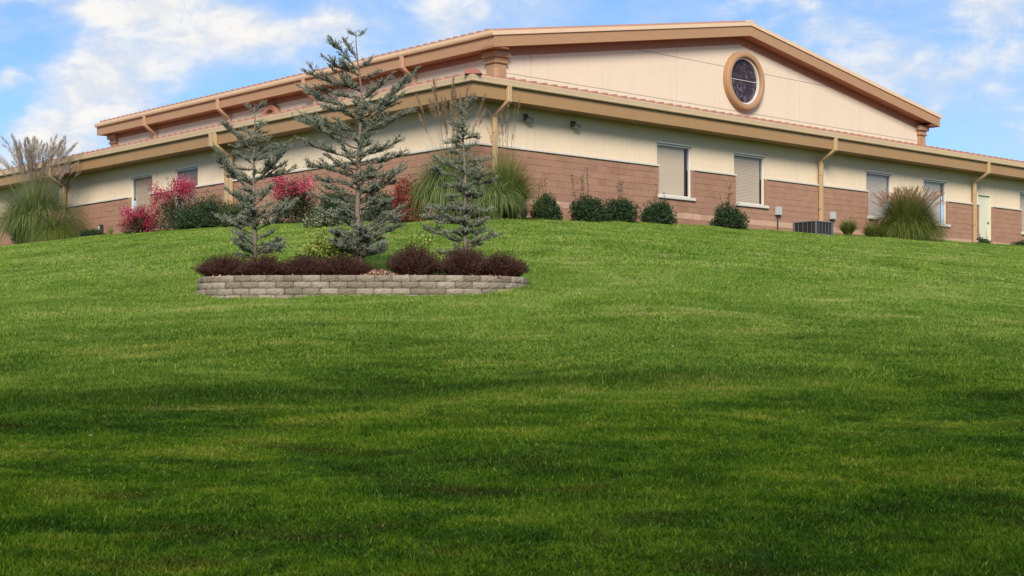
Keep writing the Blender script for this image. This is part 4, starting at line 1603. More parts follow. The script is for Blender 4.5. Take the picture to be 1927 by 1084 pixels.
# round evergreen shrubs along the right wall
row = [(1027, 44, 52, 3, 0.55, 'clipped dark shrub with one tall shoot, nearest the corner tall grass'),
       (1106, 62, 52, 4, 0.75, 'clipped dark shrub with long upright shoots, left of the touching pair'),
       (1166, 58, 54, 3, 0.45, 'clipped dark shrub with a thin shoot, right of the touching pair'),
       (1237, 55, 46, 2, 0.42, 'small clipped dark shrub below the first window'),
       (1373, 58, 50, 4, 0.5, 'clipped dark shrub standing alone below the second window')]
for i, (px, wd, ht, sh, shh, lab) in enumerate(row):
    x, y = place(px, 1.1, 'R')
    s_ = spx(y)
    bush('clipped_shrub', 'shrub', x, y, wd / s_ / 2 * 1.08, wd / s_ / 2, ht / s_ * 0.88, 8000, 0.06, 'shrub_dark', lab, 40 + i, 'clipped shrubs along the right wall', 64, sh, shh)
x, y = place(1850, 0.9, 'R'); s_ = spx(y)
bush('small_shrub', 'shrub', x, y, 13 / s_, 13 / s_, 13 / s_, 900, 0.05, 'shrub_dark', 'tiny dark shrub at the foot of the side door', 50, None, 16, 2, 0.2)
x, y = place(1925, 0.9, 'R'); s_ = spx(y)
bush('dome_shrub', 'shrub', x, y, 22 / s_, 20 / s_, 13 / s_, 2500, 0.045, 'shrub_dark', 'low dark dome shrub at the right edge past the side door', 51, None, 36)

# left wall shrubs
x, y = place(383, 1.6, 'L'); s_ = spx(y)
bush('evergreen_shrub', 'shrub', x, y, 48 / s_, 0.9, 64 / s_, 9000, 0.065, 'shrub_dark', 'large dark green shrub right of the pink flowering bush by the downspout', 52, None, 44)
x, y = place(448, 1.5, 'L'); s_ = spx(y)
bush('evergreen_shrub', 'shrub', x, y, 36 / s_, 0.7, 48 / s_, 6000, 0.06, 'shrub_mid', 'olive green shrub behind the left cedar', 53, None, 40)
x, y = place(640, 1.5, 'L'); s_ = spx(y)
bush('evergreen_shrub', 'shrub', x, y, 46 / s_, 0.8, 62 / s_, 7000, 0.06, 'shrub_dark', 'dark shrub mostly hidden behind the tallest cedar', 54, None, 40)
x, y = place(720, 1.4, 'L'); s_ = spx(y)
bush('evergreen_shrub', 'shrub', x, y, 30 / s_, 0.7, 55 / s_, 5000, 0.06, 'shrub_dark', 'dark shrub between the tallest cedar and the red bush', 55, None, 36)
x, y = place(612, 3.0, 'L'); s_ = spx(y)
bush('variegated_shrub', 'shrub', x, y, 34 / s_, 0.5, 34 / s_, 3200, 0.06, 'varieg', 'low shrub with white edged leaves left of the tallest cedar trunk', 56, None, 30)
x, y = place(770, 2.6, 'L'); s_ = spx(y)
bush('red_bush', 'shrub', x, y, 34 / s_, 0.7, 76 / s_, 5200, 0.06, 'shrub_red', 'rounded bush with bright red leaves left of the arching grass', 57, None, 36)
x, y = place(172, 1.0, 'L'); s_ = spx(y)
bush('low_hedge', 'shrub', x, y, 30 / s_, 0.4, 13 / s_, 2500, 0.05, 'shrub_dark', 'very low dark hedge between plumed grass and pink flowers', 58, None, 40)


# crape myrtles
def flowers(spots, size=0.055, per=60, spread=0.09):
    def f(root, rg, rx, ry, h):
        ac = Acc()
        for (fx, fy, fz) in spots:
            c = np.array([fx * rx, fy * ry, fz * h])
            p = c + rg.normal(0, 1, (per, 3)) * np.array([spread, spread, spread * 1.25])
            ac.add(*leaves(p, size, None, 0.9, rg, tone=np.clip(rg.normal(0.42, 0.32) + rg.normal(0, .2, per), 0, 1)))
        tag(ac.build('flower_clusters', M['pink'], root), kind='stuff')
    return f


rgf = np.random.default_rng(5)
sp = [(math.cos(q_) * r_, rgf.uniform(-1, 0.4), z_) for q_, r_, z_ in zip(rgf.uniform(0, 6.28, 40), rgf.uniform(0.2, 0.95, 40), rgf.uniform(0.2, 0.82, 40))]
x, y = place(262, 1.8, 'L'); s_ = spx(y)
bush('pink_flower_bush', 'flowering shrub', x, y, 38 / s_, 0.8, 50 / s_, 3000, 0.06, 'myrtle', 'low bush covered in pink flowers below the left window', 60, None, 26, extra=flowers(sp, 0.055, 84, 0.085), grow=1.0)
sp = [(rgf.uniform(0.0, 0.75), rgf.uniform(-.8, .2), rgf.uniform(0.78, 1.0)) for _ in range(17)] + \
     [(rgf.uniform(-0.9, -0.2), rgf.uniform(-.8, .2), rgf.uniform(0.6, 0.8)) for _ in range(7)] + [(-0.95, -.2, 0.92), (-0.9, -.2, 0.5), (-0.75, -.4, 0.4)]
x, y = place(333, 1.7, 'L'); s_ = spx(y)
bush('crape_myrtle', 'flowering shrub', x, y, 44 / s_, 0.9, 84 / s_, 6000, 0.065, 'myrtle', 'tall dark bush topped with bright pink flowers in front of the reddish window', 61, None, 36, 5, 0.3, extra=flowers(sp, 0.055, 90, 0.10), grow=1.08)
sp = [(rgf.uniform(-0.7, 0.85), rgf.uniform(-.8, .2), rgf.uniform(0.62, 0.96)) for _ in range(24)]
x, y = place(556, 1.7, 'L'); s_ = spx(y)
bush('crape_myrtle', 'flowering shrub', x, y, 44 / s_, 0.9, 76 / s_, 6000, 0.065, 'myrtle', 'dark bush topped with pink flowers between the left and the tallest cedar', 62, None, 36, 3, 0.3, extra=flowers(sp, 0.055, 90, 0.10), grow=1.1)


# barberries and lime shrubs in the bed
def spiky(name, cat, x, y, zg, rx, ry, h, n_st, mat, label, seed, group, leaf=0.024):
    rg = np.random.default_rng(seed)
    root = empty(name, (x, y, zg))
    tag(root, label, cat, group)
    tw, lf = Acc(), Acc()
    for i in range(n_st):
        q_ = rg.uniform(0, 2 * np.pi); f = math.sqrt(rg.random())
        top = (1 - 0.55 * f ** 2.0) * h * rg.uniform(0.66, 1.08)
        p2 = np.array([np.cos(q_) * rx * f * 1.02, np.sin(q_) * ry * f, top])
        p0 = np.array([p2[0] * .45, p2[1] * .45, 0.0])
        pth = bez(p0, np.array([p2[0] * .65, p2[1] * .65, top * .75]), p2 + np.array([p2[0] * .08, 0, 0]), 6)
        V, Fq = tube_np(pth, 0.004, 0.0015, 3); tw.add(V, Fq)
        m_n = 26
        t_ = rg.uniform(0.1, 1.0, m_n)[:, None]
        pp = (1 - t_) ** 2 * pth[0] + 2 * t_ * (1 - t_) * pth[2] + t_ * t_ * pth[-1] + rg.normal(0, .014, (m_n, 3))
        lf.add(*leaves(pp, leaf, None, 0.6, rg, tone=np.clip(rg.normal(0.45, 0.2) + rg.normal(0, .2, m_n), 0, 1)))
    tw.build('stems', M['twig'], root)
    tag(lf.build('foliage', M[mat], root), kind='stuff')
    return root


bedz = Z_PT - 0.05
for i, (px, Y, wpx, hpx, ns, lab) in enumerate([
        (425, 27.0, 104, 40, 420, 'dark burgundy barberry at the left end of the raised bed'),
        (497, 26.6, 84, 38, 340, 'dark burgundy barberry in front of the left cedar trunk'),
        (572, 26.6, 104, 36, 380, 'dark burgundy barberry in front of the lime green shrub'),
        (648, 26.7, 96, 38, 380, 'dark burgundy barberry in front of the tallest cedar trunk'),
        (779, 26.8, 90, 54, 440, 'rounded burgundy barberry right of the bare mulch'),
        (876, 26.7, 92, 52, 420, 'dark burgundy barberry in front of the right cedar trunk'),
        (944, 26.9, 88, 42, 420, 'dark burgundy barberry at the right end of the raised bed')]):
    x = (px - 963.5) / F * Y
    s_ = spx(Y)
    spiky('barberry_shrub', 'shrub', x, Y, bedz, wpx / s_ / 2 * 1.14, 0.44, hpx / s_ * 1.28, int(ns * 1.9), 'barberry', lab, 70 + i, 'burgundy barberries in the raised bed')
x, Y = (606 - 963.5) / F * 27.8, 27.8
bush('lime_shrub', 'shrub', x, Y, 0.46, 0.36, 0.72, 7000, 0.05, 'lime', 'bright lime green shrub behind the barberries left of the tallest cedar', 80, None, 40, 8, 0.16, 0.8, zg=bedz)
x, Y = (800 - 963.5) / F * 27.9, 27.9
bush('lime_shrub', 'shrub', x, Y, 0.38, 0.3, 0.62, 2600, 0.045, 'lime', 'small lime green shrub behind the barberry left of the right cedar', 81, None, 22, 10, 0.2, 0.8, zg=bedz)
# bark chips on the bare spot between the barberries
rg = np.random.default_rng(9)
n = 5200
cp = np.stack([rg.uniform(-2.6, 2.6, n) + PCX, rg.uniform(PY0 + 0.2, PY0 + 1.9, n), np.full(n, 0)], 1)
f_ = np.clip(1 - np.maximum(np.abs(cp[:, 0] - PCX) / 2.6, np.abs(cp[:, 1] - PY0 - 2.1) / 2.1), 0, 1)
cp[:, 2] = Z_PT - 0.035 + 0.10 * f_
g_ = np.exp(-((cp[:, 0] - (712 - 963.5) / F * 26.6) / 0.24) ** 2 - ((cp[:, 1] - 26.75) / 0.5) ** 2)
cp[:, 2] += 0.13 * g_
inb = np.abs(cp[:, 0] - PCX) < 2.55
cp = cp[inb]
Vm, Fm, tm = leaves(cp, 0.05, np.repeat(np.array([[1.0, 0, 0.15]]), len(cp), 0), 0.45, rg, 1.2)
mound_v, mound_f = [], []
mo = obj('bark_mulch', np_mesh('bark_mulch', Vm, Fm, M['mulch'], tm))
tag(mo, 'reddish bark chips covering the bare spot of the raised bed', 'mulch', kind='stuff')


# ---- unseen trees added behind the viewer to shade the foot of the lawn
for i, (tx_, ty_, th_, tr_) in enumerate([(-18, -11.5, 15.2, 6.5), (-7.5, -12.5, 16.2, 7.0), (3.5, -11.5, 15.2, 6.5), (13.5, -12.5, 14.6, 6.5), (24, -11.5, 13.5, 6.0)]):
    rg = np.random.default_rng(200 + i)
    root = empty('added_shade_tree', (tx_, ty_, gz(tx_, ty_)))
    tag(root, ['added unseen shade tree behind the viewer, leftmost of its row', 'tallest added shade tree in the unseen row behind the viewer', 'middle added shade tree of the unseen row behind the viewer',
               'added unseen shade tree behind the viewer, second from the right of its row', 'low added unseen shade tree behind the viewer, rightmost of its row'][i], 'tree', 'added shade trees, unseen behind the viewer')
    tr = Acc()
    V, Fq = tube_np(bez(np.array([0, 0, -.3]), np.array([.2, .1, th_ * .4]), np.array([0, 0, th_ * .85]), 10), .42, .06, 8); tr.add(V, Fq)
    for k in range(12):
        q_ = rg.uniform(0, 6.28); z0 = th_ * rg.uniform(.22, .6)
        p2 = np.array([np.cos(q_) * tr_ * .8, np.sin(q_) * tr_ * .8, z0 + th_ * rg.uniform(.1, .3)])
        V, Fq = tube_np(bez(np.array([0, 0, z0]), np.array([p2[0] * .5, p2[1] * .5, z0 + .5]), p2, 7), .15, .03, 5); tr.add(V, Fq)
    tr.build('trunk', M['bark'], root, True)
    pos, nn_ = shrub_mass(rg, tr_, tr_, th_ * .80, 8500, .5, 50, 0.0)
    pos[:, 2] += th_ * .18
    lf = Acc(); lf.add(*leaves(pos, 0.62, nn_, 0.7, rg, 1.0))
    tag(lf.build('crown', M['shrub_mid'], root), kind='stuff')


# ---- ornamental grasses
def tuft_grass(name, cat, x, y, rx, h, n, label, seed, mat='blade', bend=(0.7, 1.7), wid=0.012, plumes=0, plume_h=1.0, plume_mat='plume_tan', group=None,
               plume_len=0.35, tilt=(0.03, 0.35), droopy=0.3, base_r=0.25, plume_spread=0.35, plume_n=70, plume_w=0.028, stiff=False, plume_bias=0.0):
    rg = np.random.default_rng(seed)
    root = empty(name, (x, y, gz(x, y)))
    tag(root, label, cat, group)
    q_ = rg.uniform(0, 2 * np.pi, n)
    outn = np.sqrt(rg.random(n))
    br_ = base_r * rx * outn * rg.uniform(.7, 1.1, n)
    base = np.stack([np.cos(q_) * br_, np.sin(q_) * br_, np.full(n, -0.03)], 1)
    az_ = q_ + rg.normal(0, 0.55, n)
    tl = tilt[0] + (tilt[1] - tilt[0]) * outn * rg.uniform(.5, 1.1, n)
    bd = (bend[0] + (bend[1] - bend[0]) * outn) * rg.uniform(.75, 1.15, n)
    ln = h * rg.uniform(0.8, 1.15, n) * (1.08 - 0.30 * outn ** 2 + 0.22 * np.clip(bd - 1.2, 0, 2))
    Vb, Fb, tb_, _ = ribbons(base, az_, tl, bd, ln, np.full(n, wid) * rg.uniform(.7, 1.2, n), 7, 1.5, rg, np.clip(rg.normal(.5, .25, n), 0, 1))
    rr_ = np.hypot(Vb[:, 0], Vb[:, 1])
    Vb[:, :2] *= np.clip(rx * 1.05 / np.percentile(rr_, 97), 0.6, 1.2)
    bl = Acc(); bl.add(Vb, Fb, tb_)
    tag(bl.build('blades', M[mat], root), kind='stuff')
    if plumes:
        st, pl = Acc(), Acc()
        for i in range(plumes):
            qa = rg.uniform(0, 2 * np.pi); f = rg.uniform(0.1, 1.0)
            hh = plume_h * rg.uniform(0.72, 1.0)
            tip = np.array([np.cos(qa) * plume_spread * rx * f + plume_bias * hh * 0.1, np.sin(qa) * plume_spread * rx * f, hh])
            b0 = np.array([tip[0] * .2, tip[1] * .2, 0.1])
            pth = bez(b0, np.array([tip[0] * .45, tip[1] * .45, hh * .6]), tip, 14)
            V, Fq = tube_np(pth, 0.006, 0.003, 3); st.add(V, Fq, rg.uniform(.2, .9))
            pn = plume_n
            L_ = plume_len * rg.uniform(.8, 1.2)
            d = (pth[-1] - pth[-3]); d /= np.linalg.norm(d)
            droop_v = np.array([d[0], d[1], 0]) + rg.normal(0, .25, 3) * np.array([1, 1, 0])
            t_ = rg.random(pn)
            p0 = pth[-1] + d * (t_[:, None] - 0.25) * L_ + droop_v * (t_[:, None] ** 2) * L_ * droopy - np.array([0, 0, 1]) * (t_[:, None] ** 2) * L_ * droopy * .3
            wv = plume_w * np.sin(np.pi * np.clip(t_ * .92 + .06, 0, 1)) ** .7
            out = rand_dirs(pn, rg) * 0.55 + d
            out /= np.linalg.norm(out, axis=1, keepdims=True)
            pos = p0 + rg.normal(0, 1, (pn, 3)) * wv[:, None] * 0.5
            s = np.cross(out, rand_dirs(pn, rg)); s /= np.linalg.norm(s, axis=1, keepdims=True)
            ll = 0.09 * rg.uniform(.6, 1.3, (pn, 1)) * (plume_len / .35) ** .5
            V = np.stack([pos - s * .006, pos + s * .006, pos + out * ll], 1).reshape(-1, 3)
            ii = np.arange(pn) * 3
            pl.add(V, np.stack([ii, ii + 1, ii + 2], 1), np.repeat(np.clip(rg.normal(.5, .15) + rg.normal(0, .2, pn), 0, 1), 3))
        st.build('plume_stems', M['plume_tan' if plume_mat == 'plume_tan' else 'plume_brown'], root)
        tag(pl.build('plumes', M[plume_mat], root), kind='stuff')
    return root


# tall plumed grass at the far left, with a lower clump in front of it
x, y = place(68, 2.2, 'L'); s_ = spx(y)
tuft_grass('plume_grass', 'ornamental grass', x, y, 74 / s_, 140 / s_, 5200, 'tall grass clump with feathery tan plumes at the left edge', 90, 'blade_pale', (0.4, 2.5), 0.022,
           95, 178 / s_, 'plume_tan', None, 0.8, (0.02, 0.75), 0.5, 0.85, 1.05, 150, 0.065)
x, y = place(103, 3.4, 'L'); s_ = spx(y)
tuft_grass('fountain_grass', 'ornamental grass', x, y, 46 / s_, 62 / s_, 3200, 'low lime green grass clump in front of the tall plumed grass', 91, 'blade', (1.2, 2.6), 0.013,
           30, 52 / s_, 'plume_brown', None, 0.25, (0.05, 1.1), 0.3, 0.6, 0.8, 26, 0.02)
x, y = place(208, 0.8, 'L'); s_ = spx(y)
tuft_grass('spiky_plant', 'plant', x, y, 8 / s_, 20 / s_, 30, 'thin spiky plant left of the low pink flower bush', 92, 'blade', (0.05, 0.4), 0.025, 0)

# big grasses in front of the corner
x, y = place(850, 1.6, 'L'); s_ = spx(y)
tuft_grass('arching_grass', 'ornamental grass', x, y, 80 / s_, 150 / s_, 4200, 'big arching striped grass behind the right cedar', 93, 'blade_pale', (0.8, 2.8), 0.026,
           30, 228 / s_, 'plume_brown', None, 0.6, (0.03, 0.7), 0.12, 0.5, 0.8, 120, 0.04)
x, y = place(951, 1.3, 'R'); s_ = spx(y)
tuft_grass('maiden_grass', 'ornamental grass', x, y, 56 / s_, 125 / s_, 4600, 'dense dark green grass clump at the corner downspout', 94, 'blade', (0.3, 2.0), 0.015,
           16, 205 / s_, 'plume_brown', None, 0.5, (0.02, 0.7), 0.12, 0.6, 0.7, 30, 0.02)
x, y = place(925, 1.8, 'R'); s_ = spx(y)
tuft_grass('arching_grass', 'ornamental grass', x, y, 58 / s_, 100 / s_, 1800, 'pale arching grass spilling right of the right cedar', 95, 'blade_pale', (1.6, 2.9), 0.024, 0,
           tilt=(0.05, 0.5), base_r=0.5)
x, y = place(985, 1.0, 'R'); s_ = spx(y)
tuft_grass('dry_grass', 'ornamental grass', x, y, 16 / s_, 34 / s_, 260, 'small dry tan grass at the foot of the corner grass', 96, 'plume_brown', (0.3, 1.3), 0.008, 0)
# grasses right of the air conditioner
x, y = place(1596, 1.1, 'R'); s_ = spx(y)
tuft_grass('fountain_grass', 'ornamental grass', x, y, 24 / s_, 36 / s_, 1200, 'small green grass tuft right of the air conditioner', 97, 'blade', (0.6, 1.9), 0.012, 0, tilt=(0.03, 0.5))
x, y = place(1642, 1.2, 'R'); s_ = spx(y)
tuft_grass('fountain_grass', 'ornamental grass', x, y, 26 / s_, 32 / s_, 1200, 'small olive grass tuft left of the pink plumed grass', 98, 'blade', (0.6, 1.9), 0.010, 14, 30 / s_, 'plume_brown', None, 0.2,
           (0.03, 0.6), 0.2, 0.5, 0.9, 24, 0.015)
x, y = place(1708, 1.5, 'R'); s_ = spx(y)
tuft_grass('fountain_grass', 'ornamental grass', x, y, 70 / s_, 92 / s_, 12000, 'large rounded grass clump with pinkish plumes between two right windows', 99, 'blade', (0.2, 1.9), 0.017, 230, 88 / s_, 'plume_pink',
           None, 0.24, (0.02, 1.15), 0.3, 0.75, 0.92, 34, 0.022)


# ------------------------------------------------------------------ fixtures by the wall
def wall_frame(side, t, d, z, name, label, cat, group=None):
    xy = on_right(t, d) if side == 'R' else on_left(t, d)
    o = empty(name, (float(xy[0]), float(xy[1]), z), TH if side == 'R' else TH - math.pi / 2)
    tag(o, label, cat, group)
    return o            # local x along the wall, local -y outward (right wall)


# air conditioner
a0 = a_of(1530, 1.3)
xy = on_right(a0, 1.3)
zb = gz(*xy) - 0.05
ac = wall_frame('R', a0, 1.3, zb, 'air_conditioner', 'grey outdoor air conditioner with dark grilles standing on the grass', 'air conditioner')
wA, hA = 0.46, zz(416, xy[1] - .4) - zb
mb = MB(); mb.box(-wA + .03, wA - .03, -wA + .03, wA - .03, 0.05, hA - .04); mb.build('coil', M['acgrille'], ac)
mb = MB(); mb.box(-wA - .01, wA + .01, -wA - .01, wA + .01, hA - .045, hA); mb.build('top_cover', M['acgrey'], ac, bevel=.012)
mb = MB(); mb.box(-wA - .03, wA + .03, -wA - .03, wA + .03, -0.06, 0.045); mb.build('base_pan', M['acgrey'], ac, bevel=.01)
for sx in (-1, 1):
    for sy in (-1, 1):
        mb = MB(); mb.box(sx * wA - .028, sx * wA + .028, sy * wA - .028, sy * wA + .028, 0.046, hA - .046)
        mb.build('corner_post', M['acgrey'], ac)
for k in range(1, 5):
    t = -wA + 2 * wA * k / 5
    for f in ('x', 'y'):
        for sg in (-1,):
            mb = MB()
            if f == 'x': mb.box(t - .006, t + .006, sg * wA + .004, sg * wA + .03, 0.046, hA - .046)
            else: mb.box(sg * wA + .004, sg * wA + .03, t - .006, t + .006, 0.046, hA - .046)
            mb.build('grille_bar', M['acgrey'], ac)
for k in range(1, 9):
    z = 0.05 + (hA - .1) * k / 9
    mb = MB()
    mb.box(-wA + .028, wA - .028, -wA + .012, -wA + .018, z, z + .006)
    mb.box(-wA + .012, -wA + .018, -wA + .028, wA - .028, z, z + .006)
    mb.build('louvre', M['darkmetal'], ac)
mb = MB(); mb.tube([(0, 0, hA), (0, 0, hA + .02)], 0.3, 20); mb.build('fan_guard', M['darkmetal'], ac)

for px, py0, py1, lab in ((1465, 390, 405, 'small grey electrical box on a conduit below the second window'), (1567, 400, 413, 'small grey electrical box right of the middle downspout')):
    a = a_of(px, 0.08)
    Y = on_right(a, .08)[1]
    zt_, zb_ = zz(py0, Y), zz(py1, Y)
    eb = wall_frame('R', a, 0.0, zb_, 'electrical_box', lab, 'electrical box', 'electrical boxes on the right wall')
    hb = zt_ - zb_
    mb = MB(); mb.box(-.12, .12, -.13, -.012, 0, hb); mb.build('housing', M['boxgrey'], eb, bevel=.012)
    mb = MB(); mb.box(-.125, .125, -.145, -.131, .01, hb + .015); mb.build('cover', M['boxgrey'], eb, bevel=.006)
    mb = MB(); mb.box(.121, .15, -.09, -.05, hb * .5, hb * .8); mb.build('switch_handle', M['darkmetal'], eb)
    gz_ = gz(*on_right(a, .1))
    mb = MB(); mb.tube([(0, -.05, 0.0), (0, -.05, gz_ - zb_ - .05)], 0.02, 8); mb.build('conduit', M['darkmetal'], eb)
# left wall utility box
b = b_of(189, .08); Y = on_left(b, .08)[1]
xy = on_left(b, 0.0)
ub = empty('utility_box', (float(xy[0]), float(xy[1]), zz(437, Y)), TH)
tag(ub, 'small dark utility box with a pale face on the left wall', 'utility box')
mb = MB(); mb.box(-.14, -.012, -.12, .12, 0, .3); mb.build('housing', M['darkmetal'], ub, bevel=.012)
mb = MB(); mb.box(-.152, -.141, -.03, .06, .1, .25); mb.build('cover', M['white'], ub)
mb = MB(); mb.tube([(-.05, 0, 0), (-.05, 0, gz(*on_left(b, .1)) - zz(437, Y) - .1)], .02, 8); mb.build('conduit', M['darkmetal'], ub)
# floodlights under the eave
for px, lab in ((993, 'small dark wall light under the eave next to the corner downspout'), (1082, 'small dark wall light under the eave, second from the corner')):
    a = a_of(px, 0.0)
    fl = wall_frame('R', a, -STUC * -1, 6.90, 'wall_light', lab, 'wall light', 'wall lights under the right eave')
    mb = MB(); mb.box(-.09, .09, -.04, -.002, .0, .2); mb.build('back_plate', M['darkmetal'], fl, bevel=.008)
    mb = MB()
    mb.loft([[(-.12, -.05, .12), (.12, -.05, .12), (.12, -.05, .0), (-.12, -.05, .0)], [(-.13, -.22, .07), (.13, -.22, .07), (.13, -.24, -.03), (-.13, -.24, -.03)]])
    mb.build('lamp_hood', M['acgrey'], fl, bevel=.008)
    mb = MB(); mb.box(-.1, .1, -.2, -.06, -.02, -.004); mb.build('lens', M['white'], fl)

# ------------------------------------------------------------------ lawn blades (instanced patches)


def patch(seed, size, n, length, width, lean):
    rg = np.random.default_rng(seed)
    base = np.stack([rg.uniform(-size / 2, size / 2, n), rg.uniform(-size / 2, size / 2, n), np.full(n, -0.004)], 1)
    # round the patch off so that no straight edges show
    keep = np.hypot(base[:, 0], base[:, 1]) < size / 2 * rg.uniform(0.75, 1.05, n)
    base = base[keep]; n = len(base)
    clump = np.sin(base[:, 0] * 31 / max(size, .5) ** .5 + seed) * np.sin(base[:, 1] * 27 + 2 * seed)
    az_ = rg.uniform(0, 2 * np.pi, n) + 0.0
    ln = length * rg.uniform(0.45, 1.15, n) * (1 + 0.4 * clump)
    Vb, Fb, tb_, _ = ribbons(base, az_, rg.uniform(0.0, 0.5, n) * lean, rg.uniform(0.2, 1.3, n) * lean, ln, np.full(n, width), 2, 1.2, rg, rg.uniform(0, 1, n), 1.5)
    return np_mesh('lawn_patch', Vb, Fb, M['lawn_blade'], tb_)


def make_collection(name, specs):
    c = bpy.data.collections.new(name)
    for i, s in enumerate(specs):
        o = bpy.data.objects.new('%s_%02d' % (name, i), patch(*s))
        c.objects.link(o)
    return c


def scatter(name, coll, nvar, pts, scl, label):
    n = len(pts)
    rg = np.random.default_rng(len(pts))
    P3 = np.stack([pts[:, 0], pts[:, 1], ground_z(pts[:, 0], pts[:, 1])], 1)
    e_ = 0.15
    gx = (ground_z(pts[:, 0] + e_, pts[:, 1]) - ground_z(pts[:, 0] - e_, pts[:, 1])) / (2 * e_)
    gy = (ground_z(pts[:, 0], pts[:, 1] + e_) - ground_z(pts[:, 0], pts[:, 1] - e_)) / (2 * e_)
    rot = np.zeros((n, 3))
    for i in range(n):
        nrm = Vector((-gx[i], -gy[i], 1)).normalized()
        qt = Vector((0, 0, 1)).rotation_difference(nrm) @ Matrix.Rotation(rg.uniform(0, 2 * math.pi), 3, 'Z').to_quaternion()
        rot[i] = qt.to_euler()
    me = bpy.data.meshes.new(name)
    me.vertices.add(n)
    me.vertices.foreach_set('co', P3.astype(np.float32).ravel())
    for an, arr, ty in (('rot', rot, 'FLOAT_VECTOR'), ('scl', scl, 'FLOAT_VECTOR')):
        at = me.attributes.new(an, ty, 'POINT')
        at.data.foreach_set('vector', arr.astype(np.float32).ravel())
    at = me.attributes.new('idx', 'INT', 'POINT')
    at.data.foreach_set('value', rg.integers(0, nvar, n).astype(np.int32))
    o = obj(name, me)
    tag(o, label, 'grass', kind='stuff')
    ng = bpy.data.node_groups.new(name, 'GeometryNodeTree')
    ng.interface.new_socket('Geometry', in_out='INPUT', socket_type='NodeSocketGeometry')
    ng.interface.new_socket('Geometry', in_out='OUTPUT', socket_type='NodeSocketGeometry')
    t = NT(ng)
    gi = t.n('NodeGroupInput'); go = t.n('NodeGroupOutput')
    ci = t.n('GeometryNodeCollectionInfo')
    ci.inputs['Collection'].default_value = coll
    ci.inputs['Separate Children'].default_value = True
    ci.inputs['Reset Children'].default_value = True
    m2p = t.n('GeometryNodeMeshToPoints')
    ng.links.new(gi.outputs[0], m2p.inputs[0])
    iop = t.n('GeometryNodeInstanceOnPoints')
    ng.links.new(m2p.outputs[0], iop.inputs['Points'])
    ng.links.new(ci.outputs[0], iop.inputs['Instance'])
    iop.inputs['Pick Instance'].default_value = True

    def attr(nm, ty):
        a = t.n('GeometryNodeInputNamedAttribute', data_type=ty)
        a.inputs['Name'].default_value = nm
        return a.outputs[0]
    ng.links.new(attr('idx', 'INT'), iop.inputs['Instance Index'])
    e2r = t.n('FunctionNodeEulerToRotation')
    ng.links.new(attr('rot', 'FLOAT_VECTOR'), e2r.inputs[0])
    ng.links.new(e2r.outputs[0], iop.inputs['Rotation'])
    ng.links.new(attr('scl', 'FLOAT_VECTOR'), iop.inputs['Scale'])
    ng.links.new(iop.outputs[0], go.inputs[0])
    md = o.modifiers.new('grass', 'NODES')
    md.node_group = ng
    return o


def in_bed(x, y):
    """inside the raised bed's outline"""
    u_ = np.abs(x - PCX) / 2.96
    yf = PY0 + 2.1 - 2.1 * np.clip(1 - np.clip(u_, 0, 1) ** (2 / 0.55), 0, 1) ** 0.21
    return (u_ < 1) & (y > yf - 0.02) & (y < PY0 + 2.1)


def field(y0, y1, step, margin, seed):
    rg = np.random.default_rng(seed)
    out = []
    yv = y0
    rows = []
    while yv < y1:
        hw = yv * 0.3335 + margin
        xv = np.arange(-hw, hw, step)
        rows.append(np.stack([xv, np.full(len(xv), yv)], 1))
        yv += step
    p = np.concatenate(rows)
    p += rg.uniform(-step * .55, step * .55, p.shape)
    a = (p[:, 0] - CX) * U[0] + (p[:, 1] - CY) * U[1]
    b = (p[:, 0] - CX) * V_[0] + (p[:, 1] - CY) * V_[1]
    ok = ((a < -0.15) | (b < -0.15)) & ~in_bed(p[:, 0], p[:, 1])
    return p[ok]


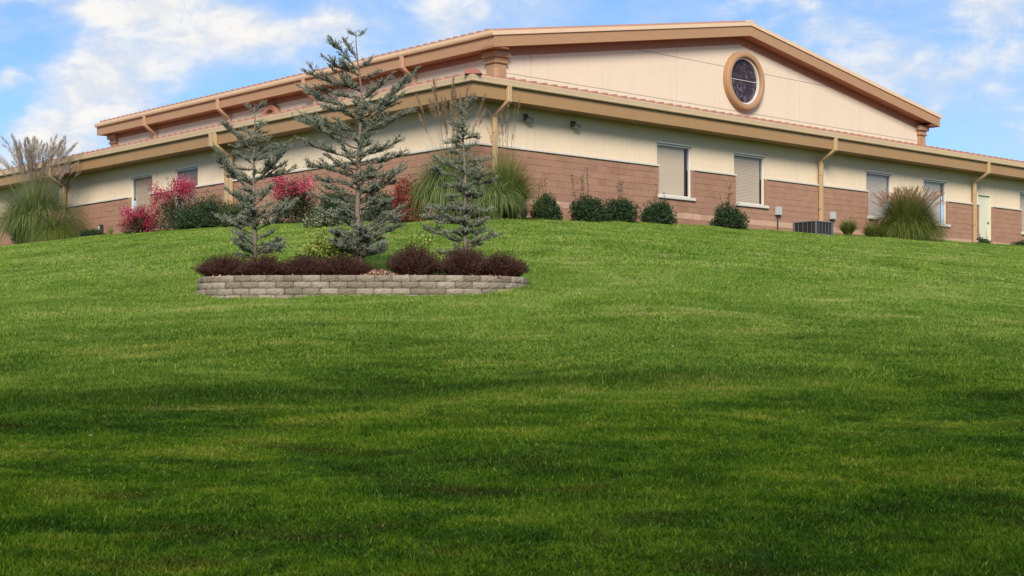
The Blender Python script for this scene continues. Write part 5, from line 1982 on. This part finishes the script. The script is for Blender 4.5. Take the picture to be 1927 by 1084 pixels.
def mow(p, rg):
    """blade height: mowing swaths and missed strips"""
    q_ = p[:, 1] - 0.22 * p[:, 0] + 0.6 * np.sin(p[:, 0] * .35 + p[:, 1] * .2)
    s = 0.92 + 0.05 * np.sin(q_ * 2 * np.pi / 2.6) + 0.12 * np.sin(p[:, 0] * .8 + 1.7 * np.sin(p[:, 1] * .6)) + rg.uniform(-.12, .12, len(p))
    strip = np.exp(-((p[:, 1] - 0.24 * p[:, 0] - 16.2 - .25 * np.sin(p[:, 0] * .7)) / 0.55) ** 2) * np.clip((4.5 - p[:, 0]) / 3, 0, 1)
    s = s * (1 + 0.75 * strip)
    foot = np.exp(-((p[:, 1] - 25.8) / 0.5) ** 2) * (np.abs(p[:, 0] - PCX) < 3.2)      # missed by the mower along the wall
    s = s * (1 + 0.55 * foot)
    near = np.clip((15 - p[:, 1]) / 8, 0, 1)
    return np.clip(s * (1 + 0.10 * near), .5, 2.2)


near_c = make_collection('lawn_near', [(s, 0.5, 1700, 0.040, 0.0042, 1.4) for s in range(5)])
mid_c = make_collection('lawn_mid', [(s + 10, 1.0, 2200, 0.05, 0.0078, 1.2) for s in range(4)])
far_c = make_collection('lawn_far', [(s + 20, 1.8, 2600, 0.05, 0.015, 1.3) for s in range(3)])
for nm, cc, nv, (y0, y1), st, mg, sd_ in (('lawn_grass_near', near_c, 5, (5.0, 17.0), 0.29, 1.6, 1), ('lawn_grass_middle', mid_c, 4, (16.6, 31), 0.52, 2.0, 2), ('lawn_grass_far', far_c, 3, (30.5, 67), 0.95, 3.0, 3)):
    p = field(y0, y1, st, mg, sd_)
    rg = np.random.default_rng(sd_ + 50)
    h_ = mow(p, rg)
    sx = rg.uniform(.9, 1.15, len(p))
    lab = {'lawn_grass_near': 'lawn grass at the foot of the hill, darkened with painted shade', 'lawn_grass_middle': 'mown lawn grass around the raised bed', 'lawn_grass_far': 'bright mown grass on the upper slope below the building'}[nm]
    scatter(nm, cc, nv, p, np.stack([sx, sx, h_], 1), lab)

# fallen leaves and bits of straw lying on the lawn
rg = np.random.default_rng(77)
n = 70
yy = rg.uniform(8, 34, n) ** 1.0
xx = rg.uniform(-0.36, 0.36, n) * yy
ok = ~in_bed(xx, yy)
xx, yy = xx[ok], yy[ok]
pp = np.stack([xx, yy, ground_z(xx, yy) + 0.03], 1)
Vl, Fl, tl_ = leaves(pp, 0.032, np.repeat(np.array([[0.6, -0.5, 0.25]]), len(pp), 0), 0.5, rg, 1.2)
tag(obj('leaf_litter', np_mesh('leaf_litter', Vl, Fl, M['plume_brown'], tl_)), 'scattered dry leaves and straw bits on the lawn', 'leaves', kind='stuff')
